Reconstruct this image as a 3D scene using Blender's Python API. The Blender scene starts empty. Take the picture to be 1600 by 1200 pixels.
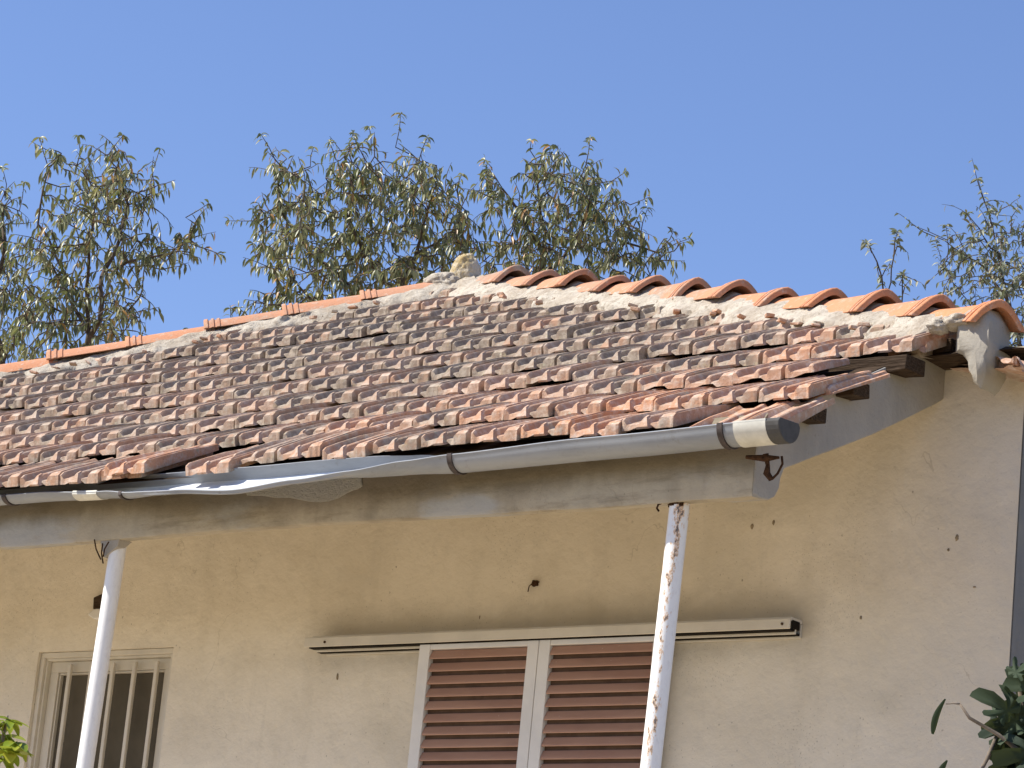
import bpy, bmesh, math, random
import numpy as np
from mathutils import Vector, Matrix, noise

S = bpy.context.scene
COL = S.collection
R = random.Random(7)

# ------------------------------------------------------------------ camera
F_PX, YAW, PITCH, ROLL = 5177.19, 0.661848615, 0.254657299, 0.098049966
CAM = np.array([0.0, 0.0, 1.7])
_f = np.array([-math.sin(YAW)*math.cos(PITCH), math.cos(YAW)*math.cos(PITCH), math.sin(PITCH)])
_r = np.array([math.cos(YAW), math.sin(YAW), 0.0])
_u = np.cross(_r, _f)
CR = _r*math.cos(ROLL) + _u*math.sin(ROLL)
CU = -_r*math.sin(ROLL) + _u*math.cos(ROLL)
cam = bpy.data.objects.new('camera', bpy.data.cameras.new('camera'))
COL.objects.link(cam)
S.camera = cam
cam.matrix_world = Matrix(((CR[0], CU[0], -_f[0], CAM[0]), (CR[1], CU[1], -_f[1], CAM[1]),
                           (CR[2], CU[2], -_f[2], CAM[2]), (0, 0, 0, 1)))
cam.data.sensor_width = 36
cam.data.lens = F_PX/1600*36
cam.data.clip_start = 0.1
cam.data.clip_end = 2000

# ------------------------------------------------------------------ light
SUN_EL = math.radians(48)
SUN_AZ = (-0.74, -0.67)                       # horizontal direction towards the sun
_n = math.hypot(*SUN_AZ)
sv = Vector((SUN_AZ[0]/_n*math.cos(SUN_EL), SUN_AZ[1]/_n*math.cos(SUN_EL), math.sin(SUN_EL)))
W = bpy.data.worlds.new('World')
S.world = W
W.use_nodes = True
nt = W.node_tree
sky = nt.nodes.new('ShaderNodeTexSky')
sky.sky_type = 'NISHITA'
sky.sun_disc = False
sky.sun_elevation = SUN_EL
sky.sun_rotation = math.atan2(sv.x, sv.y)
sky.altitude = 400
sky.air_density = 1.0
sky.dust_density = 0.2
sky.ozone_density = 5.0
hue = nt.nodes.new('ShaderNodeMix'); hue.data_type = 'RGBA'; hue.blend_type = 'MULTIPLY'
hue.inputs[0].default_value = 1.0; hue.inputs[7].default_value = (1.0, 0.93, 1.03, 1.0)
nt.links.new(sky.outputs[0], hue.inputs[6])
nt.links.new(hue.outputs[2], nt.nodes['Background'].inputs[0])
nt.nodes['Background'].inputs[1].default_value = 0.118
sun = bpy.data.objects.new('sun', bpy.data.lights.new('sun', 'SUN'))
COL.objects.link(sun)
sun.data.energy = 5.0
sun.data.angle = math.radians(0.5)
sun.data.color = (1.0, 0.94, 0.83)
sun.rotation_euler = sv.to_track_quat('Z', 'Y').to_euler()
S.view_settings.view_transform = 'Standard'
S.view_settings.look = 'None'
S.view_settings.gamma = 1
S.view_settings.exposure = 0.55

# ------------------------------------------------------------------ helpers
def ray(px, py):
    return CR*((px-800)/F_PX) - CU*((py-600)/F_PX) + _f
def at_dist(px, py, d):                       # the place d metres from the camera seen in this direction
    v = ray(px, py)
    return CAM + v/np.linalg.norm(v)*d

def tag(o, label=None, cat=None, group=None, kind=None):
    if label: o['label'] = label
    if cat: o['category'] = cat
    if group: o['group'] = group
    if kind: o['kind'] = kind
    return o
def empty(name, loc=(0, 0, 0)):
    o = bpy.data.objects.new(name, None)
    COL.objects.link(o)
    o.location = loc
    o.empty_display_size = 0.2
    return o

class MB:
    """collects vertices, faces, material index and a colour attribute, and links them as one mesh object"""
    def __init__(s):
        s.v, s.f, s.m, s.t = [], [], [], []
    def add(s, vs, fs, mi=0, t=(0.5, 0.5, 0.5)):
        n = len(s.v)
        s.v += [tuple(map(float, p)) for p in vs]
        s.f += [tuple(i+n for i in q) for q in fs]
        s.m += [mi]*len(fs)
        s.t += [t]*len(vs) if not isinstance(t, list) else t
    def box(s, a, b, mi=0, t=(0.5, 0.5, 0.5)):
        (x0, y0, z0), (x1, y1, z1) = a, b
        s.add([(x0, y0, z0), (x1, y0, z0), (x1, y1, z0), (x0, y1, z0), (x0, y0, z1), (x1, y0, z1), (x1, y1, z1), (x0, y1, z1)],
              [(0, 3, 2, 1), (4, 5, 6, 7), (0, 1, 5, 4), (1, 2, 6, 5), (2, 3, 7, 6), (3, 0, 4, 7)], mi, t)
    def prism(s, poly, axis, a, b, mi=0, t=(0.5, 0.5, 0.5)):
        """poly: 2-D outline; axis 'x' -> (y,z) outline extruded x=a..b, 'y' -> (x,z), 'z' -> (x,y)"""
        n = len(poly)
        def P(p, k):
            return {'x': (k, p[0], p[1]), 'y': (p[0], k, p[1]), 'z': (p[0], p[1], k)}[axis]
        vs = [P(p, a) for p in poly] + [P(p, b) for p in poly]
        fs = [tuple(range(n))[::-1], tuple(range(n, 2*n))]
        fs += [(i, (i+1) % n, n+(i+1) % n, n+i) for i in range(n)]
        s.add(vs, fs, mi, t)
    def tube(s, pts, rad, seg=8, mi=0, t=(0.5, 0.5, 0.5), cap=True):
        pts = [Vector(p) for p in pts]
        n = len(pts)
        rads = rad if isinstance(rad, (list, tuple)) else [rad]*n
        ref = None
        vs = []
        for i, p in enumerate(pts):
            d = (pts[min(i+1, n-1)]-pts[max(i-1, 0)])
            if d.length < 1e-9: d = Vector((0, 0, 1))
            d.normalize()
            if ref is None:
                ref = d.orthogonal().normalized()
            ref = (ref - d*ref.dot(d))
            if ref.length < 1e-6: ref = d.orthogonal()
            ref.normalize()
            q = d.cross(ref)
            for k in range(seg):
                a = 2*math.pi*k/seg
                vs.append(p + (ref*math.cos(a)+q*math.sin(a))*rads[i])
        fs = [(i*seg+k, i*seg+(k+1) % seg, (i+1)*seg+(k+1) % seg, (i+1)*seg+k) for i in range(n-1) for k in range(seg)]
        if cap:
            fs += [tuple(range(seg))[::-1], tuple((n-1)*seg+k for k in range(seg))]
        s.add(vs, fs, mi, t)
    def build(s, name, mats, parent=None, smooth=False, bevel=0, clip=(), fix=True):
        me = bpy.data.meshes.new(name)
        me.from_pydata(s.v, [], s.f)
        mats = mats if isinstance(mats, (list, tuple)) else [mats]
        for m in mats: me.materials.append(m)
        me.polygons.foreach_set('material_index', s.m)
        at = me.color_attributes.new('tint', 'FLOAT_COLOR', 'POINT')
        at.data.foreach_set('color', np.array([(*t, 1.0) for t in s.t], dtype=np.float32).ravel())
        if clip or fix:
            bm = bmesh.new(); bm.from_mesh(me)
            for co, no in clip:
                bmesh.ops.bisect_plane(bm, geom=bm.verts[:]+bm.edges[:]+bm.faces[:], plane_co=co, plane_no=no, clear_outer=True)
            if fix: bmesh.ops.recalc_face_normals(bm, faces=bm.faces[:])
            bm.to_mesh(me); bm.free()
        if smooth:
            me.polygons.foreach_set('use_smooth', [True]*len(me.polygons))
            if smooth != 1:
                me.set_sharp_from_angle(angle=math.radians(smooth))
        me.update()
        o = bpy.data.objects.new(name, me)
        COL.objects.link(o)
        if parent is not None: o.parent = parent
        if bevel:
            b = o.modifiers.new('bevel', 'BEVEL'); b.width = bevel; b.segments = 2; b.limit_method = 'ANGLE'
        return o

# ------------------------------------------------------------------ materials
class NT:
    def __init__(s, name, rough=0.8, spec=0.3):
        s.mat = bpy.data.materials.new(name); s.mat.use_nodes = True
        s.t = s.mat.node_tree; s.n = s.t.nodes; s.b = s.n['Principled BSDF']
        s.b.inputs['Roughness'].default_value = rough
        s.b.inputs['Specular IOR Level'].default_value = spec
        s.co = s.n.new('ShaderNodeTexCoord').outputs['Object']
    def link(s, a, b): s.t.links.new(a, b)
    def val(s, x, sock):
        if hasattr(x, 'is_linked'): s.link(x, sock)
        elif isinstance(x, tuple): sock.default_value = (*x, 1.0) if len(x) == 3 and len(sock.default_value) == 4 else x
        else: sock.default_value = x
    def mapping(s, scale=(1, 1, 1), loc=(0, 0, 0)):
        m = s.n.new('ShaderNodeMapping'); s.link(s.co, m.inputs[0])
        m.inputs['Scale'].default_value = scale; m.inputs['Location'].default_value = loc
        return m.outputs[0]
    def noise(s, scale, detail=6, rough=0.6, vec=None, dist=0):
        x = s.n.new('ShaderNodeTexNoise'); s.link(vec if vec is not None else s.co, x.inputs['Vector'])
        x.inputs['Scale'].default_value = scale; x.inputs['Detail'].default_value = detail
        x.inputs['Roughness'].default_value = rough; x.inputs['Distortion'].default_value = dist
        return x.outputs['Fac']
    def voro(s, scale, feat='F1', vec=None, out='Distance', rnd=1):
        x = s.n.new('ShaderNodeTexVoronoi'); s.link(vec if vec is not None else s.co, x.inputs['Vector'])
        x.feature = feat; x.inputs['Scale'].default_value = scale; x.inputs['Randomness'].default_value = rnd
        return x.outputs[out]
    def ramp(s, x, a, b, lo=0.0, hi=1.0):
        r = s.n.new('ShaderNodeMapRange'); s.link(x, r.inputs[0])
        r.inputs[1].default_value = a; r.inputs[2].default_value = b
        r.inputs[3].default_value = lo; r.inputs[4].default_value = hi
        r.interpolation_type = 'SMOOTHSTEP'
        return r.outputs[0]
    def math(s, op, a, b=0.0):
        m = s.n.new('ShaderNodeMath'); m.operation = op
        s.val(a, m.inputs[0]); s.val(b, m.inputs[1])
        return m.outputs[0]
    def mix(s, fac, a, b, mode='MIX'):
        m = s.n.new('ShaderNodeMix'); m.data_type = 'RGBA'; m.blend_type = mode
        s.val(fac, m.inputs[0]); s.val(a, m.inputs[6]); s.val(b, m.inputs[7])
        return m.outputs[2]
    def attr(s, name='tint'):
        a = s.n.new('ShaderNodeAttribute'); a.attribute_name = name
        sp = s.n.new('ShaderNodeSeparateColor'); s.link(a.outputs['Color'], sp.inputs[0])
        return sp.outputs
    def sep(s, vec=None):
        x = s.n.new('ShaderNodeSeparateXYZ'); s.link(vec if vec is not None else s.co, x.inputs[0])
        return x.outputs
    def color(s, c): s.val(c, s.b.inputs['Base Color'])
    def bump(s, h, strength=0.5, dist=0.01):
        b = s.n.new('ShaderNodeBump'); s.link(h, b.inputs['Height'])
        b.inputs['Strength'].default_value = strength; b.inputs['Distance'].default_value = dist
        s.link(b.outputs[0], s.b.inputs['Normal'])

def plaster(name, base, dirt, amount, streak=0.5, grain=0.5, rail=False):
    m = NT(name, 0.92, 0.15)
    n1 = m.noise(0.9, 7, 0.62); n2 = m.noise(4.0, 6, 0.6)
    vs = m.noise(2.2, 5, 0.6, m.mapping((3.0, 3.0, 0.45)))
    c = m.mix(m.ramp(n1, 0.35, 0.68), base, tuple(x*y for x, y in zip(base, (0.86, 0.85, 0.83))))
    c = m.mix(m.math('MULTIPLY', m.ramp(n2, 0.45, 0.8), 0.55*amount), c, dirt)
    c = m.mix(m.math('MULTIPLY', m.ramp(vs, 0.5, 0.75), 0.5*streak), c, tuple(x*0.8 for x in dirt))
    # blotches of damp, pock marks and flecks
    tr = m.noise(3.2, 8, 0.72, m.mapping((1.0, 1.0, 1.6), (4, 9, 2)), 0.8)
    c = m.mix(m.math('MULTIPLY', m.ramp(tr, 0.50, 0.60), 0.30), c, tuple(x*0.80 for x in base))
    c = m.mix(m.math('MULTIPLY', m.ramp(m.noise(19, 6, 0.7), 0.55, 0.7), 0.22), c, tuple(x*0.72 for x in base))
    dr = m.noise(1.0, 6, 0.65, m.mapping((9.0, 9.0, 0.7), (3, 3, 8)))
    c = m.mix(m.math('MULTIPLY', m.ramp(dr, 0.60, 0.72), 0.20), c, tuple(x*0.62 for x in base))
    blot = m.noise(1.7, 3, 0.5, m.mapping((1, 1, 1.3), (7, 3, 5)))
    c = m.mix(m.math('MULTIPLY', m.ramp(blot, 0.55, 0.68), 0.22), c, (0.42, 0.39, 0.31))
    xyz = m.sep(); flatv = m.n.new('ShaderNodeCombineXYZ')
    m.link(m.math('ADD', xyz[0], m.math('MULTIPLY', xyz[1], 0.83)), flatv.inputs[0]); m.link(m.math('MULTIPLY', xyz[2], 0.72), flatv.inputs[1])
    for sc, th, dk, g0 in ((5.5, 0.022, 0.6, 0.54), (13, 0.04, 0.45, 0.52), (29, 0.07, 0.35, 0.52), (60, 0.13, 0.3, 0.54)):
        v = m.voro(sc, vec=flatv.outputs[0])
        m.n[-1].voronoi_dimensions = '2D'
        gate = m.ramp(m.noise(2.6, 3, 0.6, m.mapping((1, 1, 1), (sc*2, 5, 1))), g0, g0+0.08)
        edge = m.math('ADD', v, m.math('MULTIPLY', m.math('SUBTRACT', m.noise(90, 2), 0.5), 0.06))
        c = m.mix(m.math('MULTIPLY', m.math('MULTIPLY', m.ramp(edge, th, th*0.4), gate), dk), c, (0.14, 0.11, 0.07))
    if rail:
        # sooty dirt that has gathered above and under the shutter rail, and drips from it
        sx, sy, sz = m.sep()
        wv = m.math('MULTIPLY', m.math('SUBTRACT', m.noise(5, 6, 0.65, m.mapping((0.7, 1, 1.2))), 0.5), 0.20)
        wz = m.math('ADD', sz, wv); wx = m.math('ADD', sx, wv)
        inx = m.math('MULTIPLY', m.ramp(wx, -8.50, -8.25), m.ramp(wx, -6.00, -6.25))
        up_ = m.math('MULTIPLY', m.ramp(wz, 4.10, 3.95), m.ramp(sz, 3.90, 3.92))
        dn_ = m.math('MULTIPLY', m.ramp(wz, 3.76, 3.88), m.ramp(sz, 3.93, 3.90))
        k_ = m.math('MULTIPLY', inx, m.math('ADD', m.math('MULTIPLY', up_, 0.44), m.math('MULTIPLY', dn_, 0.32)))
        c = m.mix(k_, c, (0.30, 0.25, 0.17))
        # greyer sky light painted into the wall towards the right-hand corner
        gx = m.math('ADD', sx, m.math('MULTIPLY', m.math('SUBTRACT', m.noise(1.9, 6, 0.6, m.mapping((1, 1, 0.5))), 0.5), 0.9))
        c = m.mix(m.math('MULTIPLY', m.ramp(gx, -5.95, -5.45), 0.45), c, (0.60, 0.54, 0.45))
        hz = m.math('ADD', sz, m.math('MULTIPLY', m.math('SUBTRACT', m.noise(1.4, 5, 0.6), 0.5), 0.6))
        c = m.mix(m.math('MULTIPLY', m.ramp(hz, 4.25, 4.75), 0.20), c, (0.56, 0.47, 0.33))
    # hairline cracks: wandering iso-lines of a noise, present only here and there
    iso = m.math('ABSOLUTE', m.math('SUBTRACT', m.noise(1.1, 5, 0.55, m.mapping((1, 1, 1.2), (2, 8, 3)), 0.6), 0.5))
    cg = m.ramp(m.noise(1.5, 3, 0.6, m.mapping((1, 1, 1), (11, 2, 9))), 0.52, 0.62)
    c = m.mix(m.math('MULTIPLY', m.math('MULTIPLY', m.ramp(iso, 0.0022, 0.0004), cg), 0.28), c, (0.2, 0.16, 0.11))
    m.color(c)
    h = m.math('ADD', m.math('MULTIPLY', m.noise(220, 3, 0.7), 0.25*grain), m.math('ADD', m.noise(14, 5, 0.6), m.math('MULTIPLY', n2, 1.3)))
    m.bump(h, 0.5, 0.014)
    return m

def plain(name, col, rough=0.6, spec=0.3, var=0.15, scale=20, bump=0.1, metal=0):
    m = NT(name, rough, spec)
    n = m.noise(scale, 5, 0.6)
    m.color(m.mix(m.ramp(n, 0.35, 0.7), col, tuple(x*(1-var) for x in col)))
    m.b.inputs['Metallic'].default_value = metal
    if bump: m.bump(m.noise(scale*3, 4, 0.6), bump, 0.003)
    return m.mat

M = {}
M['plaster'] = plaster('cream_plaster', (0.75, 0.685, 0.565), (0.57, 0.51, 0.40), 0.9, rail=True).mat
# beam plaster: greyer, dirty bands, browner towards the top
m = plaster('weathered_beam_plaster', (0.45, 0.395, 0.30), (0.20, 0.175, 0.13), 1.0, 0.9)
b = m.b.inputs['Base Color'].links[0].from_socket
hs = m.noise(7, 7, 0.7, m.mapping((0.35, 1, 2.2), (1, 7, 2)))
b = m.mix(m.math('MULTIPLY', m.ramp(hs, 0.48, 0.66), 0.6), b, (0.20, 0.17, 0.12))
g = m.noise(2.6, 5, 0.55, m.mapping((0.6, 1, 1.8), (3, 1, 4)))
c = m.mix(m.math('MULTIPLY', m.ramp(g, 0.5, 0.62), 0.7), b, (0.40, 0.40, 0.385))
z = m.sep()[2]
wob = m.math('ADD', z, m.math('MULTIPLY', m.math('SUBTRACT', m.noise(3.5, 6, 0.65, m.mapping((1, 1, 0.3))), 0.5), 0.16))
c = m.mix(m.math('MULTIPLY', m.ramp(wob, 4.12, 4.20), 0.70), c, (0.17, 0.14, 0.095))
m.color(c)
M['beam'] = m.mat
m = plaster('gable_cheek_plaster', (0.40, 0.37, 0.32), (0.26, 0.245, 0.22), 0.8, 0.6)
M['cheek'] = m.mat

def tile_mat(name, cap=False):
    m = NT(name, 0.9, 0.15)
    a = m.attr()                               # R: orange<->pink brown, G: amount of lichen and painted side shade, B: valley/rib
    n1 = m.noise(4.5, 5, 0.6); n2 = m.noise(30, 6, 0.7); n3 = m.noise(110, 4, 0.7)
    body = m.mix(a[0], (0.41, 0.295, 0.22), (0.55, 0.285, 0.165))
    if cap: body = m.mix(a[0], (0.44, 0.26, 0.18), (0.58, 0.25, 0.125))
    body = m.mix(m.ramp(n2, 0.52 if cap else 0.42, 0.80 if cap else 0.70), body, (0.60, 0.47, 0.385))
    body = m.mix(m.math('MULTIPLY', m.ramp(n3, 0.5, 0.75), 0.45), body, (0.23, 0.12, 0.08))
    li = m.math('ADD', m.math('MULTIPLY', a[1], 0.75), m.math('MULTIPLY', m.math('SUBTRACT', n1, 0.5), 1.8))
    li = m.math('ADD', li, m.math('MULTIPLY', m.math('SUBTRACT', n2, 0.5), 1.1))
    li = m.math('ADD', li, m.math('MULTIPLY', m.math('SUBTRACT', 0.5, a[2]), 0.28))
    grey = m.mix(m.ramp(n2, 0.4, 0.65), (0.215, 0.180, 0.142), (0.40, 0.34, 0.27))
    grey = m.mix(m.ramp(m.noise(55, 4, 0.6), 0.58, 0.68), grey, (0.35, 0.31, 0.20))
    c = m.mix(m.math('MULTIPLY', m.ramp(li, 0.16, 0.95), 0.88), body, grey)
    spots = m.ramp(m.math('ADD', m.voro(26), m.math('MULTIPLY', n3, 0.25)), 0.33, 0.24)
    c = m.mix(m.math('MULTIPLY', spots, m.ramp(n1, 0.5, 0.62)), c, (0.40, 0.36, 0.27))
    m.color(c)
    m.bump(m.math('ADD', n2, m.math('MULTIPLY', n3, 0.7)), 0.6, 0.006)
    return m.mat
M['tile'] = tile_mat('weathered_clay_tile')
M['cap'] = tile_mat('orange_clay_cap', True)
m = NT('lime_mortar', 0.95, 0.1)
n1 = m.noise(7, 7, 0.7); n2 = m.noise(30, 7, 0.75)
c = m.mix(m.ramp(n1, 0.4, 0.65), (0.53, 0.48, 0.40), (0.40, 0.34, 0.27))
c = m.mix(m.ramp(n2, 0.50, 0.68), c, (0.30, 0.245, 0.185))
iso = m.math('ABSOLUTE', m.math('SUBTRACT', m.noise(6, 5, 0.6, None, 1.0), 0.5))
c = m.mix(m.math('MULTIPLY', m.ramp(iso, 0.012, 0.002), 0.55), c, (0.25, 0.20, 0.15))
m.color(c); m.bump(m.math('ADD', m.math('ADD', n2, n1), m.math('MULTIPLY', m.noise(85, 4, 0.7), 0.5)), 0.7, 0.018)
M['mortar'] = m.mat
m = NT('apex_mortar', 0.95, 0.1)
n1 = m.noise(9, 7, 0.7); n2 = m.noise(34, 7, 0.75)
c = m.mix(m.ramp(n1, 0.42, 0.6), (0.66, 0.59, 0.47), (0.50, 0.38, 0.19))
c = m.mix(m.ramp(n2, 0.55, 0.72), c, (0.33, 0.29, 0.22))
m.color(c); m.bump(m.math('ADD', n2, n1), 0.9, 0.02)
M['apex'] = m.mat

m = NT('old_dark_wood', 0.85, 0.1)
wn = m.noise(6, 5, 0.6, m.mapping((2, 12, 30)))
m.color(m.mix(m.ramp(wn, 0.35, 0.7), (0.035, 0.022, 0.013), (0.085, 0.058, 0.038))); m.bump(wn, 0.7, 0.01)
M['wood'] = m.mat
m = NT('grey_gutter_plastic', 0.42, 0.4)
n = m.noise(5, 6, 0.65, m.mapping((0.5, 2, 2))); n2 = m.noise(25, 5, 0.7)
c = m.mix(m.ramp(n, 0.35, 0.7), (0.29, 0.305, 0.325), (0.22, 0.235, 0.255))
c = m.mix(m.math('MULTIPLY', m.ramp(n2, 0.55, 0.75), 0.45), c, (0.17, 0.155, 0.13))
m.color(c); m.b.inputs['Roughness'].default_value = 0.55
M['gutter'] = m.mat
M['gutter_sunlit'] = plain('sunlit_gutter_grey', (0.62, 0.65, 0.68), 0.5, 0.4, 0.15, 9)  # same gutter plastic, painted paler where sun strikes its floor
M['sleeve'] = plain('cream_plastic_sleeve', (0.66, 0.645, 0.57), 0.6, 0.3, 0.22, 14)
M['strap'] = plain('rusty_dark_strap', (0.075, 0.058, 0.052), 0.7, 0.3, 0.4, 60)
M['alu'] = plain('cream_painted_aluminium', (0.62, 0.57, 0.47), 0.45, 0.4, 0.12, 6)
M['alu_white'] = plain('white_painted_aluminium', (0.72, 0.70, 0.66), 0.42, 0.4, 0.1, 5)
m = NT('reddish_brown_louvre', 0.5, 0.35)
n = m.noise(5, 5, 0.6, m.mapping((0.6, 1, 3)))
c = m.mix(m.ramp(n, 0.35, 0.7), (0.42, 0.25, 0.18), (0.35, 0.20, 0.145))
sp = m.ramp(m.voro(42, vec=m.mapping((1, 1, 0.45))), 0.10, 0.05)
sp = m.math('MULTIPLY', sp, m.ramp(m.noise(9, 3), 0.5, 0.6))
m.color(m.mix(m.math('MULTIPLY', sp, 0.7), c, (0.62, 0.50, 0.40)))
M['louvre'] = m.mat
M['slat_gap_shade'] = plain('gap_shade_brown', (0.15, 0.095, 0.065), 0.9, 0.1, 0.3, 12)  # louvre brown darkened to paint the shade between the slats
M['glass'] = plain('dusty_insect_screen', (0.125, 0.108, 0.080), 0.95, 0.05, 0.25, 4)
M['dark'] = plain('dark_void', (0.02, 0.016, 0.012), 0.9, 0.1, 0.3, 10)
M['rust'] = plain('rusted_iron', (0.07, 0.035, 0.018), 0.9, 0.1, 0.6, 80, 0.6)
def post_mat(name, rustiness):
    m = NT(name, 0.45, 0.35)
    n1 = m.noise(13, 7, 0.7, m.mapping((1, 1, 0.16))); n2 = m.noise(70, 5, 0.7, m.mapping((1, 1, 0.5)))
    s = m.sep()
    side = m.ramp(s[0], -0.02, 0.03)          # flaking is worst on the side turned to the gable
    paint = m.mix(m.ramp(n2, 0.45, 0.8), (0.80, 0.80, 0.79), (0.70, 0.69, 0.68))
    band = m.math('MULTIPLY', m.ramp(s[0], -0.012, 0.006), m.ramp(s[0], 0.034, 0.018))
    k = m.math('ADD', m.math('ADD', m.math('MULTIPLY', n1, 0.8), m.math('MULTIPLY', n2, 0.7)), m.math('MULTIPLY', band, 0.14*rustiness))
    c = m.mix(m.math('MULTIPLY', m.ramp(k, 1.06-0.20*rustiness, 1.10-0.20*rustiness), min(1, rustiness*1.5)), paint, (0.70, 0.50, 0.34))
    c = m.mix(m.math('MULTIPLY', m.ramp(k, 1.12-0.20*rustiness, 1.15-0.20*rustiness), min(1, rustiness*1.5)), c, (0.16, 0.13, 0.115))
    m.color(c); m.bump(m.ramp(k, 0.8, 1.2), 0.4, 0.003)
    return m.mat
M['post_rusty'] = post_mat('peeling_white_paint', 1.0)
M['post_clean'] = post_mat('white_gloss_paint', 0.3)
m = plaster('beam_sun_patch', (0.88, 0.84, 0.72), (0.70, 0.66, 0.55), 0.5)  # pale colour stands in for sunlight falling on the beam
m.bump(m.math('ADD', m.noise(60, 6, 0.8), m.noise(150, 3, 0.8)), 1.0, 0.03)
M['sun_patch'] = m.mat

def leaf_mat(name, cols, rough=0.45, trans=0.35):
    m = NT(name, rough, 0.45)
    a = m.attr()
    c = m.mix(m.ramp(a[0], 0.15, 0.5), cols[0], cols[1])
    c = m.mix(m.ramp(a[0], 0.5, 0.85), c, cols[2])
    c = m.mix(m.ramp(a[1], 0.90, 0.97), c, cols[3])
    m.color(c)
    tr = m.n.new('ShaderNodeBsdfTranslucent')
    m.link(m.mix(0.5, c, (0.30, 0.36, 0.06)), tr.inputs[0])
    mx = m.n.new('ShaderNodeMixShader'); mx.inputs[0].default_value = trans
    m.link(m.b.outputs[0], mx.inputs[1]); m.link(tr.outputs[0], mx.inputs[2])
    m.link(mx.outputs[0], m.n['Material Output'].inputs[0])
    return m.mat
M['leaf'] = leaf_mat('almond_leaf', [(0.085, 0.10, 0.050), (0.215, 0.225, 0.125), (0.35, 0.33, 0.16), (0.42, 0.22, 0.07)], 0.38, 0.26)
M['leaf_far'] = leaf_mat('pale_leaf', [(0.15, 0.17, 0.12), (0.21, 0.23, 0.16), (0.25, 0.25, 0.17), (0.28, 0.22, 0.12)], 0.5, 0.2)
M['leaf_fig'] = leaf_mat('fig_leaf', [(0.012, 0.026, 0.013), (0.018, 0.034, 0.016), (0.026, 0.045, 0.018), (0.05, 0.08, 0.02)], 0.8, 0.08)
M['leaf_bush'] = leaf_mat('bright_green_leaf', [(0.20, 0.27, 0.02), (0.30, 0.36, 0.03), (0.42, 0.44, 0.04), (0.50, 0.44, 0.05)], 0.45, 0.35)
M['bark'] = plain('grey_brown_bark', (0.15, 0.12, 0.095), 0.9, 0.1, 0.5, 25, 0.6)
M['bark_pale'] = plain('pale_grey_bark', (0.22, 0.18, 0.14), 0.9, 0.1, 0.4, 25, 0.5)

# ------------------------------------------------------------------ ground
mb = MB()
mb.add([(-400, -400, 0), (400, -400, 0), (400, 400, 0), (-400, 400, 0)], [(0, 1, 2, 3)])
m = NT('dry_earth', 0.95, 0.1)
n = m.noise(1.2, 8, 0.65); n2 = m.noise(14, 6, 0.7)
c = m.mix(m.ramp(n, 0.4, 0.65), (0.36, 0.27, 0.16), (0.25, 0.21, 0.10))
m.color(m.mix(m.ramp(n2, 0.5, 0.75), c, (0.42, 0.33, 0.21))); m.bump(n2, 0.8, 0.05)
g = mb.build('ground', m.mat, fix=False); tag(g, kind='structure')
mb = MB()
mb.box((-16, 2.5, -0.1), (-1.5, 9.69, 0.06))  # unseen slab added to bounce warm light onto the wall
m = NT('bounce_concrete', 0.9, 0.2)
n = m.noise(1.6, 8, 0.65)
m.color(m.mix(m.ramp(n, 0.4, 0.65), (0.60, 0.50, 0.37), (0.52, 0.43, 0.31))); m.bump(m.noise(60, 5, 0.7), 0.5, 0.01)
g = mb.build('bounce_pavement', m.mat, bevel=0.01); tag(g, kind='structure')

# ------------------------------------------------------------------ house geometry constants
TW, TL, TH = 0.205, 0.35262, 0.47994
SN, CS = math.sin(TH), math.cos(TH)
P0 = Vector((-5.69355, 8.43384, 4.28816))
def roofP(c, r, n=0.0):                        # column, course, height above the plane
    return P0 + Vector((c*TW, r*TL*CS - n*SN, r*TL*SN + n*CS))
YW = 9.70                                      # front wall
XR = -5.34                                     # right corner of the wall
XL = -12.97
YB = 14.50
BX = -5.66                                     # plane of the porch cheek
APEX = Vector((-9.715, 12.094, 6.193))
HB = Vector((-5.395, 9.543, 4.865))            # lower end of the right hip
HA_DIR = Vector((-1.79, -1.332, -0.693)).normalized()
HA = APEX + HA_DIR*4.4
HB_DIR = (HB-APEX).normalized()
def zP(y): return P0.z + (y-P0.y)*math.tan(TH)

house = empty('old_house', (-9.2, 9.7, 0))
def part(o, par=None):                         # parent without moving: meshes are written in world coordinates
    par = par or house
    o.parent = par
    o.matrix_parent_inverse = Matrix.Translation(par.matrix_world.translation if False else Vector(world_loc(par))).inverted()
    return o
def world_loc(o):
    return Vector((-9.2, 9.7, 0)) if o is house else Vector((0, 0, 0))
tag(house, 'old cream plastered house with hipped red clay tile roof, sagging grey gutter and porch posts', 'house')

# ---- wall (front wall with an opening for the barred window)
wx0, wx1, wz1 = -9.915, -9.152, 3.925
mb = MB()
wallmb = mb
wz0 = 2.55
TOP = 4.86
def quad(a, b, c, d, mi=0): mb.add([a, b, c, d], [(0, 1, 2, 3)], mi)
# front face split into four panels round the opening, finely gridded so the old plaster can undulate
def panel(x0, x1, z0, z1):
    nx = max(1, int((x1-x0)/0.12)); nz = max(1, int((z1-z0)/0.12))
    vs = []
    for j in range(nz+1):
        for i in range(nx+1):
            x = x0+(x1-x0)*i/nx; z = z0+(z1-z0)*j/nz
            edge = min(abs(x-wx0), abs(x-wx1)) < 0.02 or abs(x-XR) < 0.01
            y = YW + (0 if edge else 0.006*noise.noise(Vector((x*1.3, 3, z*1.3))))
            vs.append((x, y, z))
    fs = [(j*(nx+1)+i, j*(nx+1)+i+1, (j+1)*(nx+1)+i+1, (j+1)*(nx+1)+i) for j in range(nz) for i in range(nx)]
    mb.add(vs, fs)
panel(XL, wx0, 0, TOP); panel(wx1, XR, 0, TOP); panel(wx0, wx1, wz1, TOP); panel(wx0, wx1, 0, wz0)
quad((wx0, YW, wz0), (wx0, YW+0.14, wz0), (wx0, YW+0.14, wz1), (wx0, YW, wz1))
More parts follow.
